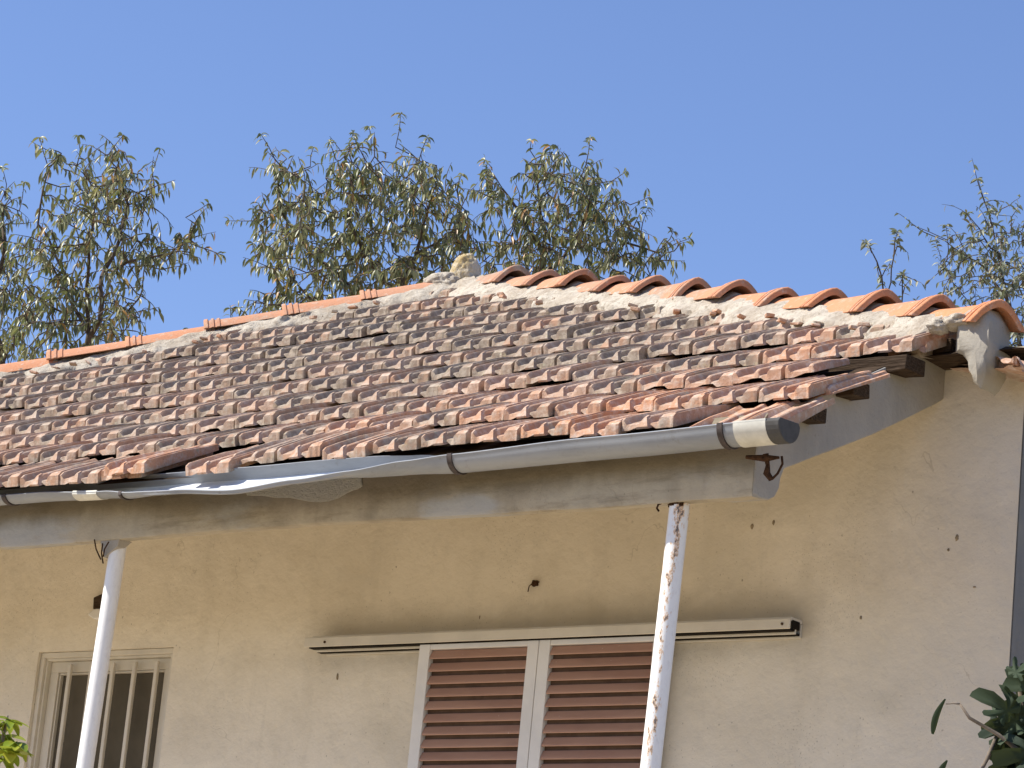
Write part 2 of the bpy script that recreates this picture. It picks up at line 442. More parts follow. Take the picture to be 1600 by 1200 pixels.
quad((wx1, YW, wz1), (wx1, YW+0.14, wz1), (wx1, YW+0.14, wz0), (wx1, YW, wz0))
quad((wx0, YW, wz1), (wx0, YW+0.14, wz1), (wx1, YW+0.14, wz1), (wx1, YW, wz1))
quad((wx0, YW, wz0), (wx1, YW, wz0), (wx1, YW+0.14, wz0), (wx0, YW+0.14, wz0))
quad((XL, YB, 0), (XL, YW, 0), (XL, YW, TOP), (XL, YB, TOP))
quad((XR, YB, 0), (XL, YB, 0), (XL, YB, TOP), (XR, YB, TOP))
part(mb.build('wall', M['plaster'], fix=False, smooth=40))
mb = MB()
mb.box((XR-0.05, YW+0.012, 0), (XR-0.001, YB, TOP-0.06))
M['side_grey'] = plaster('dark_grey_side_plaster', (0.24, 0.235, 0.225), (0.15, 0.145, 0.135), 0.8).mat  # side wall in a darker grey than the front
part(mb.build('side_wall', M['side_grey']))

# small knocks and chips in the plaster: real shallow lumps standing on the wall
def chip(x, z, rx, rz, mat, name, depth=0.006):
    mb = MB()
    n = 12
    rim = [(x+rx*math.cos(a)*(0.75+0.5*R.random()), YW+0.004, z+rz*math.sin(a)*(0.75+0.5*R.random())) for a in [2*math.pi*i/n for i in range(n)]]
    mid = [(x+(p[0]-x)*0.5, YW-depth, z+(p[2]-z)*0.5) for p in rim]
    mb.add(rim+mid+[(x, YW-depth*1.3, z)], [(i, (i+1) % n, n+(i+1) % n, n+i) for i in range(n)] + [(n+i, n+(i+1) % n, 2*n) for i in range(n)])
    return part(mb.build(name, mat, smooth=1))
M['spot'] = plain('dark_plaster_scar', (0.33, 0.26, 0.17), 0.95, 0.1, 0.5, 80, 0.5)
for x, z, rx, rz in ((-5.57, 4.196, 0.010, 0.017), (-5.60, 4.155, 0.007, 0.008), (-6.41, 4.28, 0.007, 0.012), (-6.32, 4.29, 0.007, 0.012),
                     (-5.93, 3.93, 0.006, 0.010), (-5.49, 4.02, 0.010, 0.005), (-8.27, 3.78, 0.006, 0.018), (-7.60, 3.99, 0.005, 0.012)):
    chip(x, z, rx, rz, M['spot'], 'plaster_scar', 0.003)

# ---- porch beam and sloping cheek
def bottom_z(x): return 4.076 + 0.005*math.sin(x*2.3) + 0.004*noise.noise(Vector((x*5, 0, 0)))
mb = MB()
xs = np.linspace(XL-0.1, BX, 90)
prof = lambda x: [(8.556, bottom_z(x)), (8.550, bottom_z(x)+0.012), (8.550, 4.15), (8.552, 4.24), (8.556, 4.30), (8.61, 4.36), (8.61, bottom_z(x)+0.004)]
vs = []
for x in xs:
    for k, (y, z) in enumerate(prof(x)):
        vs.append((x, y+(0.005*noise.noise(Vector((x*2.5, z*8, 1))) if k < 5 else 0), z))
n = 7
fs = [(i*n+k, i*n+(k+1) % n, (i+1)*n+(k+1) % n, (i+1)*n+k) for i in range(len(xs)-1) for k in range(n)]
fs += [tuple(range(n)), tuple((len(xs)-1)*n+k for k in range(n))]
mb.add(vs, fs)
beam = part(mb.build('porch_beam', M['beam'], smooth=40))
mb = MB()
low = [(8.553, 4.080), (8.60, 4.076), (8.645, 4.082), (8.68, 4.100), (8.703, 4.135), (8.708, 4.170), (8.725, 4.205)]
low += [(8.80+0.0, 4.240), (8.90, 4.288), (9.026, 4.346), (9.25, 4.452), (9.45, 4.556), (9.667, 4.672), (9.71, 4.698)]
up = [(9.71, zP(9.71)-0.038), (9.3, zP(9.3)-0.038), (8.9, zP(8.9)-0.038), (8.60, zP(8.6)-0.038), (8.553, 4.315)]
mb.prism(low+up, 'x', BX-0.14, BX+0.003)
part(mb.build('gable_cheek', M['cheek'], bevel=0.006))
# porch ceiling under the rafters
mb = MB()
ya, yb = 8.69, YW
mb.prism([(ya, zP(ya)-0.10), (yb, zP(yb)-0.10), (yb, zP(yb)-0.075), (ya, zP(ya)-0.075)], 'x', XL-0.1, BX-0.15)
part(mb.build('porch_ceiling', M['plaster']))
# sun patch on the beam, painted as a pale raised piece
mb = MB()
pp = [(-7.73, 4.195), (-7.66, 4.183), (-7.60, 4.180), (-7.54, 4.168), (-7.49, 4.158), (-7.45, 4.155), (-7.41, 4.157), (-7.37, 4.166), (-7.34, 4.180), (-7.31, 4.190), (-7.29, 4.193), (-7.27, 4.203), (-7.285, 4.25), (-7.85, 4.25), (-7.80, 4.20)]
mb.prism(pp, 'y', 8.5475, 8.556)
part(mb.build('painted_sun_patch', M['sun_patch'], bevel=0.002), house)

# purlins poking out of the cheek
for i, (y, z, e, w, h) in enumerate(((8.80, 4.398, 0.070, 0.10, 0.050), (9.05, 4.545, 0.070, 0.105, 0.052), (9.37, 4.715, 0.080, 0.13, 0.054), (9.62, 4.842, 0.10, 0.12, 0.050))):
    mb = MB()
    nseg = 6
    ring = []
    for k in range(nseg+1):
        x = BX-0.3+(0.3+e)*k/nseg
        jj = 0.004
        ring += [(x, y-w/2+R.uniform(-jj, jj), z-h/2+R.uniform(-jj, jj)), (x, y+w/2+R.uniform(-jj, jj), z-h/2+R.uniform(-jj, jj)+0.01),
                 (x, y+w/2+R.uniform(-jj, jj), z+h/2+0.01), (x, y-w/2+R.uniform(-jj, jj), z+h/2+R.uniform(-jj, jj))]
    fs = [(k*4+q, k*4+(q+1) % 4, (k+1)*4+(q+1) % 4, (k+1)*4+q) for k in range(nseg) for q in range(4)] + [(0, 1, 2, 3), tuple(nseg*4+q for q in range(4))]
    mb.add(ring, fs)
    part(mb.build('purlin', M['wood'], bevel=0.004))

# ------------------------------------------------------------------ roof tiles
PROF = [(0, 24), (2, 33), (9, 33), (15, 22), (21, 7), (30, 4), (78, 4), (86, 9), (91, 27), (95, 31), (104, 31), (108, 27),
        (113, 9), (121, 4), (136, 4), (143, 9), (149, 24), (156, 33), (168, 35), (184, 36), (186, 29), (189, 29), (191, 38), (195, 38), (197, 32), (203, 32)]
YS = [0.006, 0.024, 0.042, 0.10, 0.22, 0.34, 0.40]
def tile(mb, org, ax, up_dir, nrm, tilt=0.076, w=1.0, tint=0.3, lich=0.5, lug=True, length=1.0, x0=0, x1=203, raise_=0.0, yawj=0.0, rollj=0.0):
    """org: lower left corner, ax: along the course, up_dir: up the slope, nrm: normal"""
    d = (up_dir*math.cos(tilt) - nrm*math.sin(tilt))
    k = (nrm*math.cos(tilt) + up_dir*math.sin(tilt))
    rot = Matrix.Rotation(yawj, 3, k) @ Matrix.Rotation(rollj, 3, d)
    a, d, k = rot @ ax, rot @ d, rot @ k
    P = [(x, h) for x, h in PROF if x0 <= x <= x1]
    n = len(P)
    vs, ts = [], []
    seedv = Vector((org.x*3.1, org.y*2.7, R.random()*9))
    for y in YS:
        fr = {0.006: 0.72, 0.024: 1.0}.get(y, 1.0)
        for x, h in P:
            hh = (34 if x > 181 and y < 0.03 else h)*fr
            if h < 10: hh = {0.006: 4.0, 0.024: 5.0}.get(y, h)
            if y > 0.2: hh *= 1-0.45*min(1, (y-0.2)/0.14)
            if y > 0.01: hh += 1.2*noise.noise(seedv+Vector((x*0.03, y*12, 0)))
            chipx = 0.008*noise.noise(seedv+Vector((x*0.05, 0, 3))) if y < 0.03 else 0
            wx = w
            vs.append(org + a*(x*0.001*wx) + d*(y*length+chipx) + k*(0.014+raise_+hh*0.00080))
            ts.append((tint, lich, 0.15+0.8*min(1, h/30)))
    m = len(YS)
    fs = [(j*n+i, j*n+i+1, (j+1)*n+i+1, (j+1)*n+i) for j in range(m-1) for i in range(n-1)]
    # skirt in front and at both sides, and the underside
    b = len(vs)
    for i, (x, h) in enumerate(P):
        s = 0.011 if 66 < x < 130 else -0.001
        vs.append(org + a*(x*0.001*w) + d*(-0.003+0.003*noise.noise(seedv+Vector((x*.09, 5, 0)))) + k*(s+raise_)); ts.append((tint, min(1, lich+0.15), 0.6))
    fs += [(b+i, b+i+1, i+1, i) for i in range(n-1)]
    bk = len(vs)
    ts[b] = ts[b+n-1] = (tint, 1.1, 0.1)  # side shade painted in by raising the lichen grey at both ends
    for i, (x, h) in enumerate(P):
        vs.append(org + a*(x*0.001*w) + d*(YS[-1]*length) + k*(0.004+raise_)); ts.append((tint, lich, 0.5))
    fs += [((m-1)*n+i, (m-1)*n+i+1, bk+i+1, bk+i) for i in range(n-1)]
    fs += [(b+i+1, b+i, bk+i, bk+i+1) for i in range(n-1)]
    for e in (0, n-1):
        col = [j*n+e for j in range(m)]
        fs.append(tuple([b+e]+col+[bk+e]))
    mb.add(vs, fs, 0, ts)
    if lug and x0 == 0 and x1 > 150:
        # hanging nib in the middle of the lower edge
        L0, L1, T0, T1 = 0.073*w, 0.122*w, 0.094*w, 0.103*w
        lv = [(L0, -0.022, 0.003), (L1, -0.022, 0.003), (L1, 0.02, 0.003), (L0, 0.02, 0.003),
              (L0+0.003, -0.024, 0.010), (L1-0.003, -0.024, 0.010), (T1, 0.024, 0.042), (T0, 0.024, 0.042), (T0, 0.004, 0.038), (T1, 0.004, 0.038)]
        pv = [org + a*x + d*y + k*(z+raise_) for x, y, z in lv]
        lf = [(0, 3, 2, 1), (0, 1, 5, 4), (4, 5, 9, 8), (8, 9, 6, 7), (1, 2, 6, 9, 5), (0, 4, 8, 7, 3), (2, 3, 7, 6)]
        mb.add(pv, lf, 0, [(tint, lich*0.8, 0.8)]*len(pv))

NRM = Vector((0, -SN, CS)); UPD = Vector((0, CS, SN)); AX = Vector((1, 0, 0))
def hipB_x(y): return APEX.x + (y-APEX.y)*HB_DIR.x/HB_DIR.y
def hipA_x(y): return APEX.x + (y-APEX.y)*HA_DIR.x/HA_DIR.y
mb = MB()
for r in range(0, 13):
    for i in range(-37, 3):
        c = i + (0.5 if r % 2 == 0 else 0.0)   # broken bond: c is where the nib sits
        if r % 2 == 0: c = i - 0.5
        if c > 0.1: continue
        y = P0.y + r*TL*CS
        if r >= 4 and c*TW+P0.x > hipB_x(y)+0.35: continue
        if c*TW+P0.x < hipA_x(y)-0.35: continue
        if r == 0 and c in (-0.5, -10.5, -11.5, -1.5): continue
        # tiles lie a little unevenly; colours go from grey upslope to cleaner clay by the eave
        lich = 0.70 + 0.055*min(r, 7) - 0.16*(r <= 1) + R.gauss(0, 0.16)
        g = noise.noise(Vector((c*0.16, r*0.3, 4)))
        lich += 0.22*g
        if c > -6 and r <= 3: lich -= 0.16*(1-abs(r-1.5)/4)
        if c > -2.6: lich -= 0.14
        if c < -22: lich -= 0.06
        tint = min(1, max(0, 0.28 + R.gauss(0, 0.16) + (0.25 if (c > -4 and r < 4) else 0) + (0.15 if r <= 1 else 0)))
        dz = R.gauss(0, 0.0045) + 0.006*noise.noise(Vector((c*0.4, r*0.6, 9)))
        dr = R.gauss(0, 0.018)
        tilt = 0.076
        if R.random() < 0.10: dz += R.uniform(0.003, 0.009); dr += R.uniform(-0.07, 0.05)
        if r == 0:
            dr = {True: -0.20, False: -0.04}[c < -11.6] + R.gauss(0, 0.02)
            if -11 < c < -6.8: dr, tilt = -0.12, 0.015
            if c < -11.6: tilt, dz = 0.040, dz-0.004
        if r == 2 and c == -0.5:
            org = roofP(c, r) - AX*0.1 + UPD*0.0
            tile(mb, org, AX, UPD, NRM, tilt, 1, 0.45, 0.25, False, 0.62, 0, 116, raise_=0.004, yawj=0.03)
            continue
        org = roofP(c, r+dr) - AX*(0.100+R.gauss(0, 0.0025)) + NRM*dz
        ww = 0.958 - abs(R.gauss(0, 0.010))
        tile(mb, org, AX, UPD, NRM, tilt + R.gauss(0, 0.006), ww, tint, lich, R.random() > 0.05, yawj=R.gauss(0, 0.010), rollj=R.gauss(0, 0.012))
# slipped tiles at the right end of the eave and at the gap on the left
tile(mb, roofP(-0.42, -0.12)-AX*0.10+NRM*-0.058, AX, UPD, NRM, -0.04, 1, 0.9, 0.05, False)
tile(mb, roofP(0.55, -0.02)-AX*0.10+NRM*-0.060, AX, UPD, NRM, -0.04, 1, 0.4, 0.5, False, x1=150)
tile(mb, roofP(-1.52, 0.0)-AX*0.10, AX, UPD, NRM, 0.10, 1, 0.35, 0.5, True)
tile(mb, roofP(-10.35, -0.30)-AX*0.10+NRM*-0.01, AX, UPD, NRM, 0.03, 1, 0.5, 0.35, True)
tile(mb, roofP(-12.3, -0.27)-AX*0.10+NRM*0.012, AX, UPD, NRM, 0.045, 1, 0.85, 0.05, True, yawj=-0.02)
# verge slips: bare clay edges standing on the cheek
tile(mb, roofP(0.5, 1.28)-AX*0.10+NRM*-0.032, AX, UPD, NRM, 0.05, 1, 0.85, 0.05, False, 0.95, 0, 124)
tile(mb, roofP(0.62, 3.15)-AX*0.16+NRM*-0.020, AX, UPD, NRM, 0.07, 1, 0.6, 0.3, False, 1.0, 0, 150)
nA = Vector((HA_DIR.y, -HA_DIR.x, 0)).normalized(); nB = Vector((HB_DIR.y, -HB_DIR.x, 0)).normalized()
if nA.dot(Vector((0, -1, 0))) > 0: nA = -nA
if nB.dot(Vector((0, -1, 0))) > 0: nB = -nB
ROOF_MAT = [M['tile'], M['wood']]
roof = part(mb.build('roof', ROOF_MAT, clip=[(APEX, nA), (APEX, nB)], smooth=20))
def rpart(o):                                   # roof sits at the house's frame
    o.parent = roof
    return o

# the other roof slopes: right hip end, left hip end and the back, tiled the same way
def slope(eave0, eave1, top, name, clips, rows, seed):
    mb = MB()
    ax = (eave1-eave0).normalized(); n = (eave1-eave0).cross(top-eave0).normalized()
    if n.z < 0: n = -n
    up = n.cross(ax)
    if up.z < 0: up = -up
    L = (eave1-eave0).length; H = (top-eave0).dot(up)
    axx = ax if ax.cross(up).dot(n) > 0 else -ax
    rr = random.Random(seed)
    nr = int(H/TL)+2; nc = int(L/TW)+2
    tx = (top-eave0).dot(ax)
    for r in range(nr):
        if r >= rows: break
        f0 = tx*min(1, r*TL/H); f1 = L-(L-tx)*min(1, r*TL/H)
        for c in range(-1, nc):
            s = c*TW + (0.5*TW if r % 2 else 0)
            if s < f0-0.5 or s > f1+0.5: continue
            o = eave0 + ax*s + up*(r*TL) - (axx*TW if axx.dot(ax) < 0 else Vector())
            if axx.dot(ax) < 0: o = eave0 + ax*(s+TW) + up*(r*TL)
            tile(mb, o - n*0.03, axx, up, n, 0.076, 1, min(1, max(0, rr.gauss(0.4, 0.2))), min(1, max(0, rr.gauss(0.5, 0.2))), True)
    o = mb.build(name, M['tile'], clip=clips, smooth=35)
    return o
def hip_plane(e, keep):
    d = (e-APEX); n = Vector((d.y, -d.x, 0)).normalized()
    return -n if n.dot(keep-APEX) > 0 else n
QZ = 4.735
q0 = Vector((-5.235, 9.36, QZ)); q1 = Vector((-5.235, 14.75, QZ))
rpart(slope(q0, q1, APEX-Vector((0, 0, 0.07)), 'side_slope_tiles', [(APEX, -nB), (APEX, hip_plane(Vector((-5.25, 14.65, 0)), Vector((-5.2, 12, 0))))], 40, 1)).matrix_parent_inverse = Matrix.Identity(4)
s1 = Vector((-13.15, 9.45, QZ)); s0 = Vector((-13.15, 14.75, QZ))
rpart(slope(s0, s1, APEX-Vector((0, 0, 0.07)), 'side_slope_tiles', [(APEX, -nA), (APEX, hip_plane(Vector((-13.1, 14.65, 0)), Vector((-13.1, 12, 0))))], 40, 2))
nBR = hip_plane(Vector((-5.25, 14.65, 0)), Vector((-9.7, 14.7, 0))); nBL = hip_plane(Vector((-13.1, 14.65, 0)), Vector((-9.7, 14.7, 0)))
b0 = Vector((-5.2, 14.75, QZ)); b1 = Vector((-13.15, 14.75, QZ))
rpart(slope(b0, b1, APEX-Vector((0, 0, 0.07)), 'back_slope_tiles', [(APEX, nBR), (APEX, nBL)], 40, 3))
# battens and boards under the tiles (dark wood seen through the gaps)
mb = MB()
ya = 8.47
def deckP(x, y, d): return (x, y, zP(y)-d)
A_ = deckP(XL-0.1, ya, 0.035); B_ = deckP(BX-0.004, ya, 0.035); C_ = deckP(BX-0.004, 9.70, 0.035)
mb.add([A_, B_, C_, (APEX.x, APEX.y, APEX.z-0.035), deckP(XL-0.1, 9.70, 0.035)], [(0, 1, 2, 3, 4)])
mb.add([(-5.26, 9.53, 4.80), (-5.26, 14.7, 4.74), (-13.1, 14.7, 4.74), (-13.1, 9.53, 4.80), (APEX.x, APEX.y, APEX.z-0.12)], [(0, 1, 4), (1, 2, 4), (2, 3, 4), (3, 0, 4), (0, 3, 2, 1)])
for (xa, xb, y_a) in ((-8.40, -7.72, 8.392),):
    mb.add([deckP(xa, y_a, 0.030), deckP(xb, y_a, 0.030), deckP(xb, 8.60, 0.030), deckP(xa, 8.60, 0.030)], [(0, 1, 2, 3)])  # extra board added to keep the sun off the beam
o = rpart(mb.build('roof_boards_and_added_board', M['wood']))

# ---- hip tiles
def hip_tile(base, direction, length, r0, r1, h0, h1, lift, tint, lich, roll=0.0, name='hip_tile'):
    """base: upslope end on the hip line; direction: down the hip; the wide ribbed end is the lower one"""
    d = direction.normalized()
    s = d.cross(Vector((0, 0, 1))).normalized()
    n = s.cross(d).normalized()
    d = (d*math.cos(lift) + n*math.sin(lift)).normalized(); n = s.cross(d).normalized()
    rot = Matrix.Rotation(roll, 3, d); s = rot @ s; n = rot @ n
    mb = MB()
    ts = [0, 0.08, 0.16, 0.24, 0.30, 0.335, 0.338, 0.350, 0.353, 0.362, 0.365, 0.377, 0.380, 0.390, 0.393, 0.408, 0.412]
    bp = [0, 0, 0, 0, 0, 0, 6, 6, 1, 1, 8, 8, 2, 2, 9, 9, 5]
    na = 19
    vs = []; tt = []
    sd = Vector((base.x*7, base.y*5, 1))
    for lay in (0, 1):
        for t, bmp in zip(ts, bp):
            f = t/0.412
            w = r0+(r1-r0)*f; h = h0+(h1-h0)*f
            if lay == 0: w += bmp*0.0013; h += bmp*0.0013
            else: w -= 0.015; h -= 0.016
            for k in range(na):
                a = math.pi*k/(na-1)
                ca, sa = math.cos(a), math.sin(a)
                x = w*ca; z = h*(1-abs(ca)**1.65)
                wob = 0.0025*noise.noise(sd+Vector((x*14, t*9, z*14)))
                vs.append(base + d*(t*length/0.412) + s*(x+wob) + n*(z+wob))
                tt.append((tint, lich, 0.55))
    m = len(ts); off = m*na
    fs = [(j*na+k, j*na+k+1, (j+1)*na+k+1, (j+1)*na+k) for j in range(m-1) for k in range(na-1)]
    fs += [(off+(j+1)*na+k, off+(j+1)*na+k+1, off+j*na+k+1, off+j*na+k) for j in range(m-1) for k in range(na-1)]
    e = (m-1)*na
    fs += [(e+k, e+k+1, off+e+k+1, off+e+k) for k in range(na-1)]
    fs += [(off+k, off+k+1, k+1, k) for k in range(na-1)]
    for k in (0, na-1):
        fs += [(j*na+k, (j+1)*na+k, off+(j+1)*na+k, off+j*na+k) for j in range(m-1)]
    mb.add(vs, fs, 0, tt)
    # mortar plug packed under the wide end
    return mb.build(name, M['cap'], smooth=50)

def hip_run(p_top, p_bot, n_tiles, tints, base_h, lift=0.062, dims=(0.082, 0.106, 0.066, 0.086), name='hip_tile', open_end=False):
    d = (p_bot-p_top); L = d.length; d.normalize()
    pitch = L/n_tiles
    for i in range(n_tiles):
        b = p_top + d*(pitch*i) + Vector((0, 0, base_h + 0.012*noise.noise(Vector((i*0.9, base_h*10, 2)))))
        tint, li = tints(i)
        o = hip_tile(b, d, pitch*1.13, *[q*R.uniform(0.95, 1.05) for q in dims], lift+R.gauss(0, 0.2*lift), tint, li, R.gauss(0, 0.05), name)
        rpart(o)
        if open_end and i == n_tiles-1: continue
        # mortar under the open end
        mb = MB()
        s = d.cross(Vector((0, 0, 1))).normalized()
        e = b + d*(pitch*1.0)
        na = 12; vs = []
        for q, (k0, sh) in enumerate(((0.0, 0.97), (0.045, 0.90), (0.06, 0.6))):
            for k in range(na):
                a = math.pi*k/(na-1)
                vs.append(e + d*(k0-0.005+0.012*R.random()) + s*(0.92*(dims[1]-0.012)*sh*math.cos(a)) + Vector((0, 0, 0.95*(dims[3]-0.008)*sh*(1-abs(math.cos(a))**1.65)+0.008-0.03*(k0 > 0.05))))
        fs = [(j*na+k, j*na+k+1, (j+1)*na+k+1, (j+1)*na+k) for j in range(2) for k in range(na-1)] + [tuple(2*na+k for k in range(na))]
        mb.add(vs, fs)
        rpart(mb.build('mortar_plug', M['cheek'], smooth=60))
HIPH = 0.002
NB = 12
def tb(i):
    f = i/(NB-1)
    return (min(1, 0.35+0.65*f+R.gauss(0, 0.10)), max(0, 0.68-0.52*f+R.gauss(0, 0.15)))
hip_run(APEX+HB_DIR*0.10, HB-HB_DIR*0.02, NB, tb, HIPH, open_end=True)
def ta(i): return (R.uniform(0.25, 0.75), R.uniform(0.25, 0.65))
hip_run(APEX+HA_DIR*0.12, APEX+HA_DIR*(0.12+0.386*11), 11, ta, 0.028, lift=0.025, dims=(0.074, 0.086, 0.054, 0.064))
# back hips
for ex, seed in ((-5.25, 1), (-13.1, 2)):
    e = Vector((ex, 14.65, QZ+0.03))
    d = (e-APEX)
    hip_run(APEX+d.normalized()*0.12, e, int(d.length/0.385), ta, HIPH-0.03)

# ---- mortar beds along the hips
def mortar_bed(pa, pb, wl, wr, h, name, seed, steps=260, side=1.0):
    d = (pb-pa); L = d.length; d.normalize()
    s = d.cross(Vector((0, 0, 1))).normalized()
    mb = MB(); na = 21; vs = []
    for i in range(steps+1):
        t = L*i/steps
        for k in range(na):
            a = math.pi*k/(na-1)
            x = math.cos(a); z = math.sin(a)**0.6
            q = Vector((t*3.3, x*1.2, seed))
            nn = noise.noise(q)*0.5+noise.noise(q*2.7)*0.4+noise.noise(q*6.5)*0.4
            w = (wr if x > 0 else wl)*(1+0.45*nn)
            vs.append(pa + d*t + s*(x*w) + Vector((0, 0, -0.05-0.42*abs(x)*w + (h+0.05)*z*(1+0.26*nn))) + d*(0.02*noise.noise(q*4)))
    fs = [(j*na+k, j*na+k+1, (j+1)*na+k+1, (j+1)*na+k) for j in range(steps) for k in range(na-1)]
    fs += [tuple(range(na)), tuple(steps*na+k for k in range(na))]
    mb.add(vs, fs)
    o = rpart(mb.build(name, M['mortar'], smooth=60))
    return o
sB = HB_DIR.cross(Vector((0, 0, 1))).normalized()   # which side of hip B is the front slope?
front_is_pos = sB.y < 0
mortar_bed(APEX, HB-HB_DIR*0.22, *((0.13, 0.19) if front_is_pos else (0.19, 0.13)), 0.068, 'mortar_bed', 3)
sA = HA_DIR.cross(Vector((0, 0, 1))).normalized()
mortar_bed(APEX, HA, *((0.11, 0.155) if sA.y < 0 else (0.165, 0.12)), 0.075, 'mortar_bed', 8)

def lump(center, rad, name, mat, seed, sub=4, amp=0.25, par=None):
    me = bpy.data.meshes.new(name); bm = bmesh.new()
    bmesh.ops.create_icosphere(bm, subdivisions=sub, radius=1.0)
    for v in bm.verts:
        p = v.co.copy()
        k = 1 + amp*noise.noise(p*1.6+Vector((seed, 0, 0))) + amp*0.5*noise.noise(p*4.5+Vector((seed, 3, 0))) + amp*0.25*noise.noise(p*11)
        v.co = Vector((p.x*rad[0]*k, p.y*rad[1]*k, p.z*rad[2]*k)) + Vector(center)
    bm.to_mesh(me); bm.free()
    me.materials.append(mat)
    me.polygons.foreach_set('use_smooth', [True]*len(me.polygons))
    o = bpy.data.objects.new(name, me); COL.objects.link(o)
    o.parent = par or roof
    return o
lump(APEX+Vector((-0.045, -0.02, 0.075)), (0.070, 0.075, 0.105), 'apex_mortar_cap', M['apex'], 4, 5, 0.16)
lump(APEX+Vector((-0.13, -0.07, 0.015)), (0.11, 0.09, 0.06), 'apex_mortar_cap', M['mortar'], 9, 5, 0.18)
# mortar end hanging below the last hip tile, pale stones bedded beside it
# plaster packed under the last cap and running down the corner in a rough tongue
mb = MB()
outline = [(1496, 500), (1515, 488), (1545, 482), (1553, 500), (1551, 522), (1554, 542), (1547, 562), (1544, 582), (1537, 598), (1530, 605), (1524, 597), (1517, 584), (1514, 566), (1506, 556), (1497, 548)]
def on_y(px, py, Y):
    v = ray(px, py); p = CAM + v*(Y-CAM[1])/v[1]
    return p
o2 = [on_y(x, y, 9.50) for x, y in outline]
cx_ = sum(p[0] for p in o2)/len(o2); cz_ = sum(p[2] for p in o2)/len(o2)
lay = []
for Yk, sh in ((9.475, 0.72), (9.480, 0.90), (9.495, 1.0), (9.56, 1.02), (9.62, 0.98)):
    lay.append([(cx_+(p[0]-cx_)*sh+0.004*R.gauss(0, 1), Yk+0.004*R.gauss(0, 1), cz_+(p[2]-cz_)*sh+0.004*R.gauss(0, 1)) for p in o2])
n = len(o2)
mb.add([q for l in lay for q in l]+[(cx_, 9.474, cz_)], [(j*n+k, j*n+(k+1) % n, (j+1)*n+(k+1) % n, (j+1)*n+k) for j in range(4) for k in range(n)] + [tuple(4*n+k for k in range(n))] + [(k, (k+1) % n, 5*n) for k in range(n)])
rpart(mb.build('hip_end_mortar', M['cheek'], smooth=45))
lump((-5.50, 9.50, 4.90), (0.060, 0.05, 0.030), 'bedding_stone', M['mortar'], 6, 4, 0.3)
lump((-5.56, 9.47, 4.882), (0.04, 0.04, 0.026), 'bedding_stone', M['mortar'], 12, 4, 0.3)

# broken bits of tile bedded in the mortar
mb = MB()
for i in range(34):
    hipd, L0 = (HB_DIR, (HB-APEX).length) if i % 2 else (HA_DIR, 3.2)
    t = R.uniform(0.3, L0-0.2)
    s = hipd.cross(Vector((0, 0, 1))).normalized(); s = s if s.y < 0 else -s
    p = APEX + hipd*t + s*R.uniform(0.15, 0.24)
    p.z = zP(p.y) + R.uniform(0.035, 0.055)
    w, h, l = R.uniform(0.010, 0.024), R.uniform(0.004, 0.008), R.uniform(0.010, 0.024)
    rot = Matrix.Rotation(R.uniform(0, 3), 3, 'Z') @ Matrix.Rotation(R.uniform(-0.3, 0.6), 3, 'X')
    vs = [p + rot @ Vector((sx*w*R.uniform(0.7, 1.1), sy*l*R.uniform(0.7, 1.1), sz*h)) for sx in (-1, 1) for sy in (-1, 1) for sz in (-1, 1)]
    mb.add(vs, [(0, 1, 3, 2), (4, 6, 7, 5), (0, 4, 5, 1), (2, 3, 7, 6), (0, 2, 6, 4), (1, 5, 7, 3)], 0, [(R.uniform(0.2, 0.9), R.uniform(0, 0.8), 0.5)]*8)
o = rpart(mb.build('tile_shards', M['tile'], bevel=0.003)); tag(o, kind='stuff')
mats_keep = None
for o in list(roof.children): o.matrix_parent_inverse = Matrix.Identity(4)

# ------------------------------------------------------------------ gutter
gut = MB()
GX0, GX1 = -13.1, -5.52
nx = 220
GK = [(-13.2, 8.49, 4.285, 8.385, 4.222, 0.048), (-8.70, 8.49, 4.285, 8.385, 4.218, 0.048), (-8.35, 8.47, 4.284, 8.375, 4.200, 0.046),
      (-8.15, 8.42, 4.268, 8.325, 4.172, 0.052), (-7.90, 8.38, 4.256, 8.262, 4.150, 0.056), (-7.60, 8.365, 4.250, 8.25, 4.130, 0.058),
      (-7.33, 8.37, 4.254, 8.262, 4.153, 0.056), (-7.12, 8.40, 4.262, 8.30, 4.180, 0.054), (-6.94, 8.45, 4.268, 8.355, 4.216, 0.054),
      (-6.77, 8.495, 4.256, 8.385, 4.235, 0.054), (-6.25, 8.505, 4.262, 8.385, 4.252, 0.057), (-5.3, 8.505, 4.274, 8.385, 4.268, 0.058)]
LEAN = [(-14, 0), (-8.32, 0), (-7.98, 1), (-7.25, 1), (-6.95, 0), (-5, 0)]
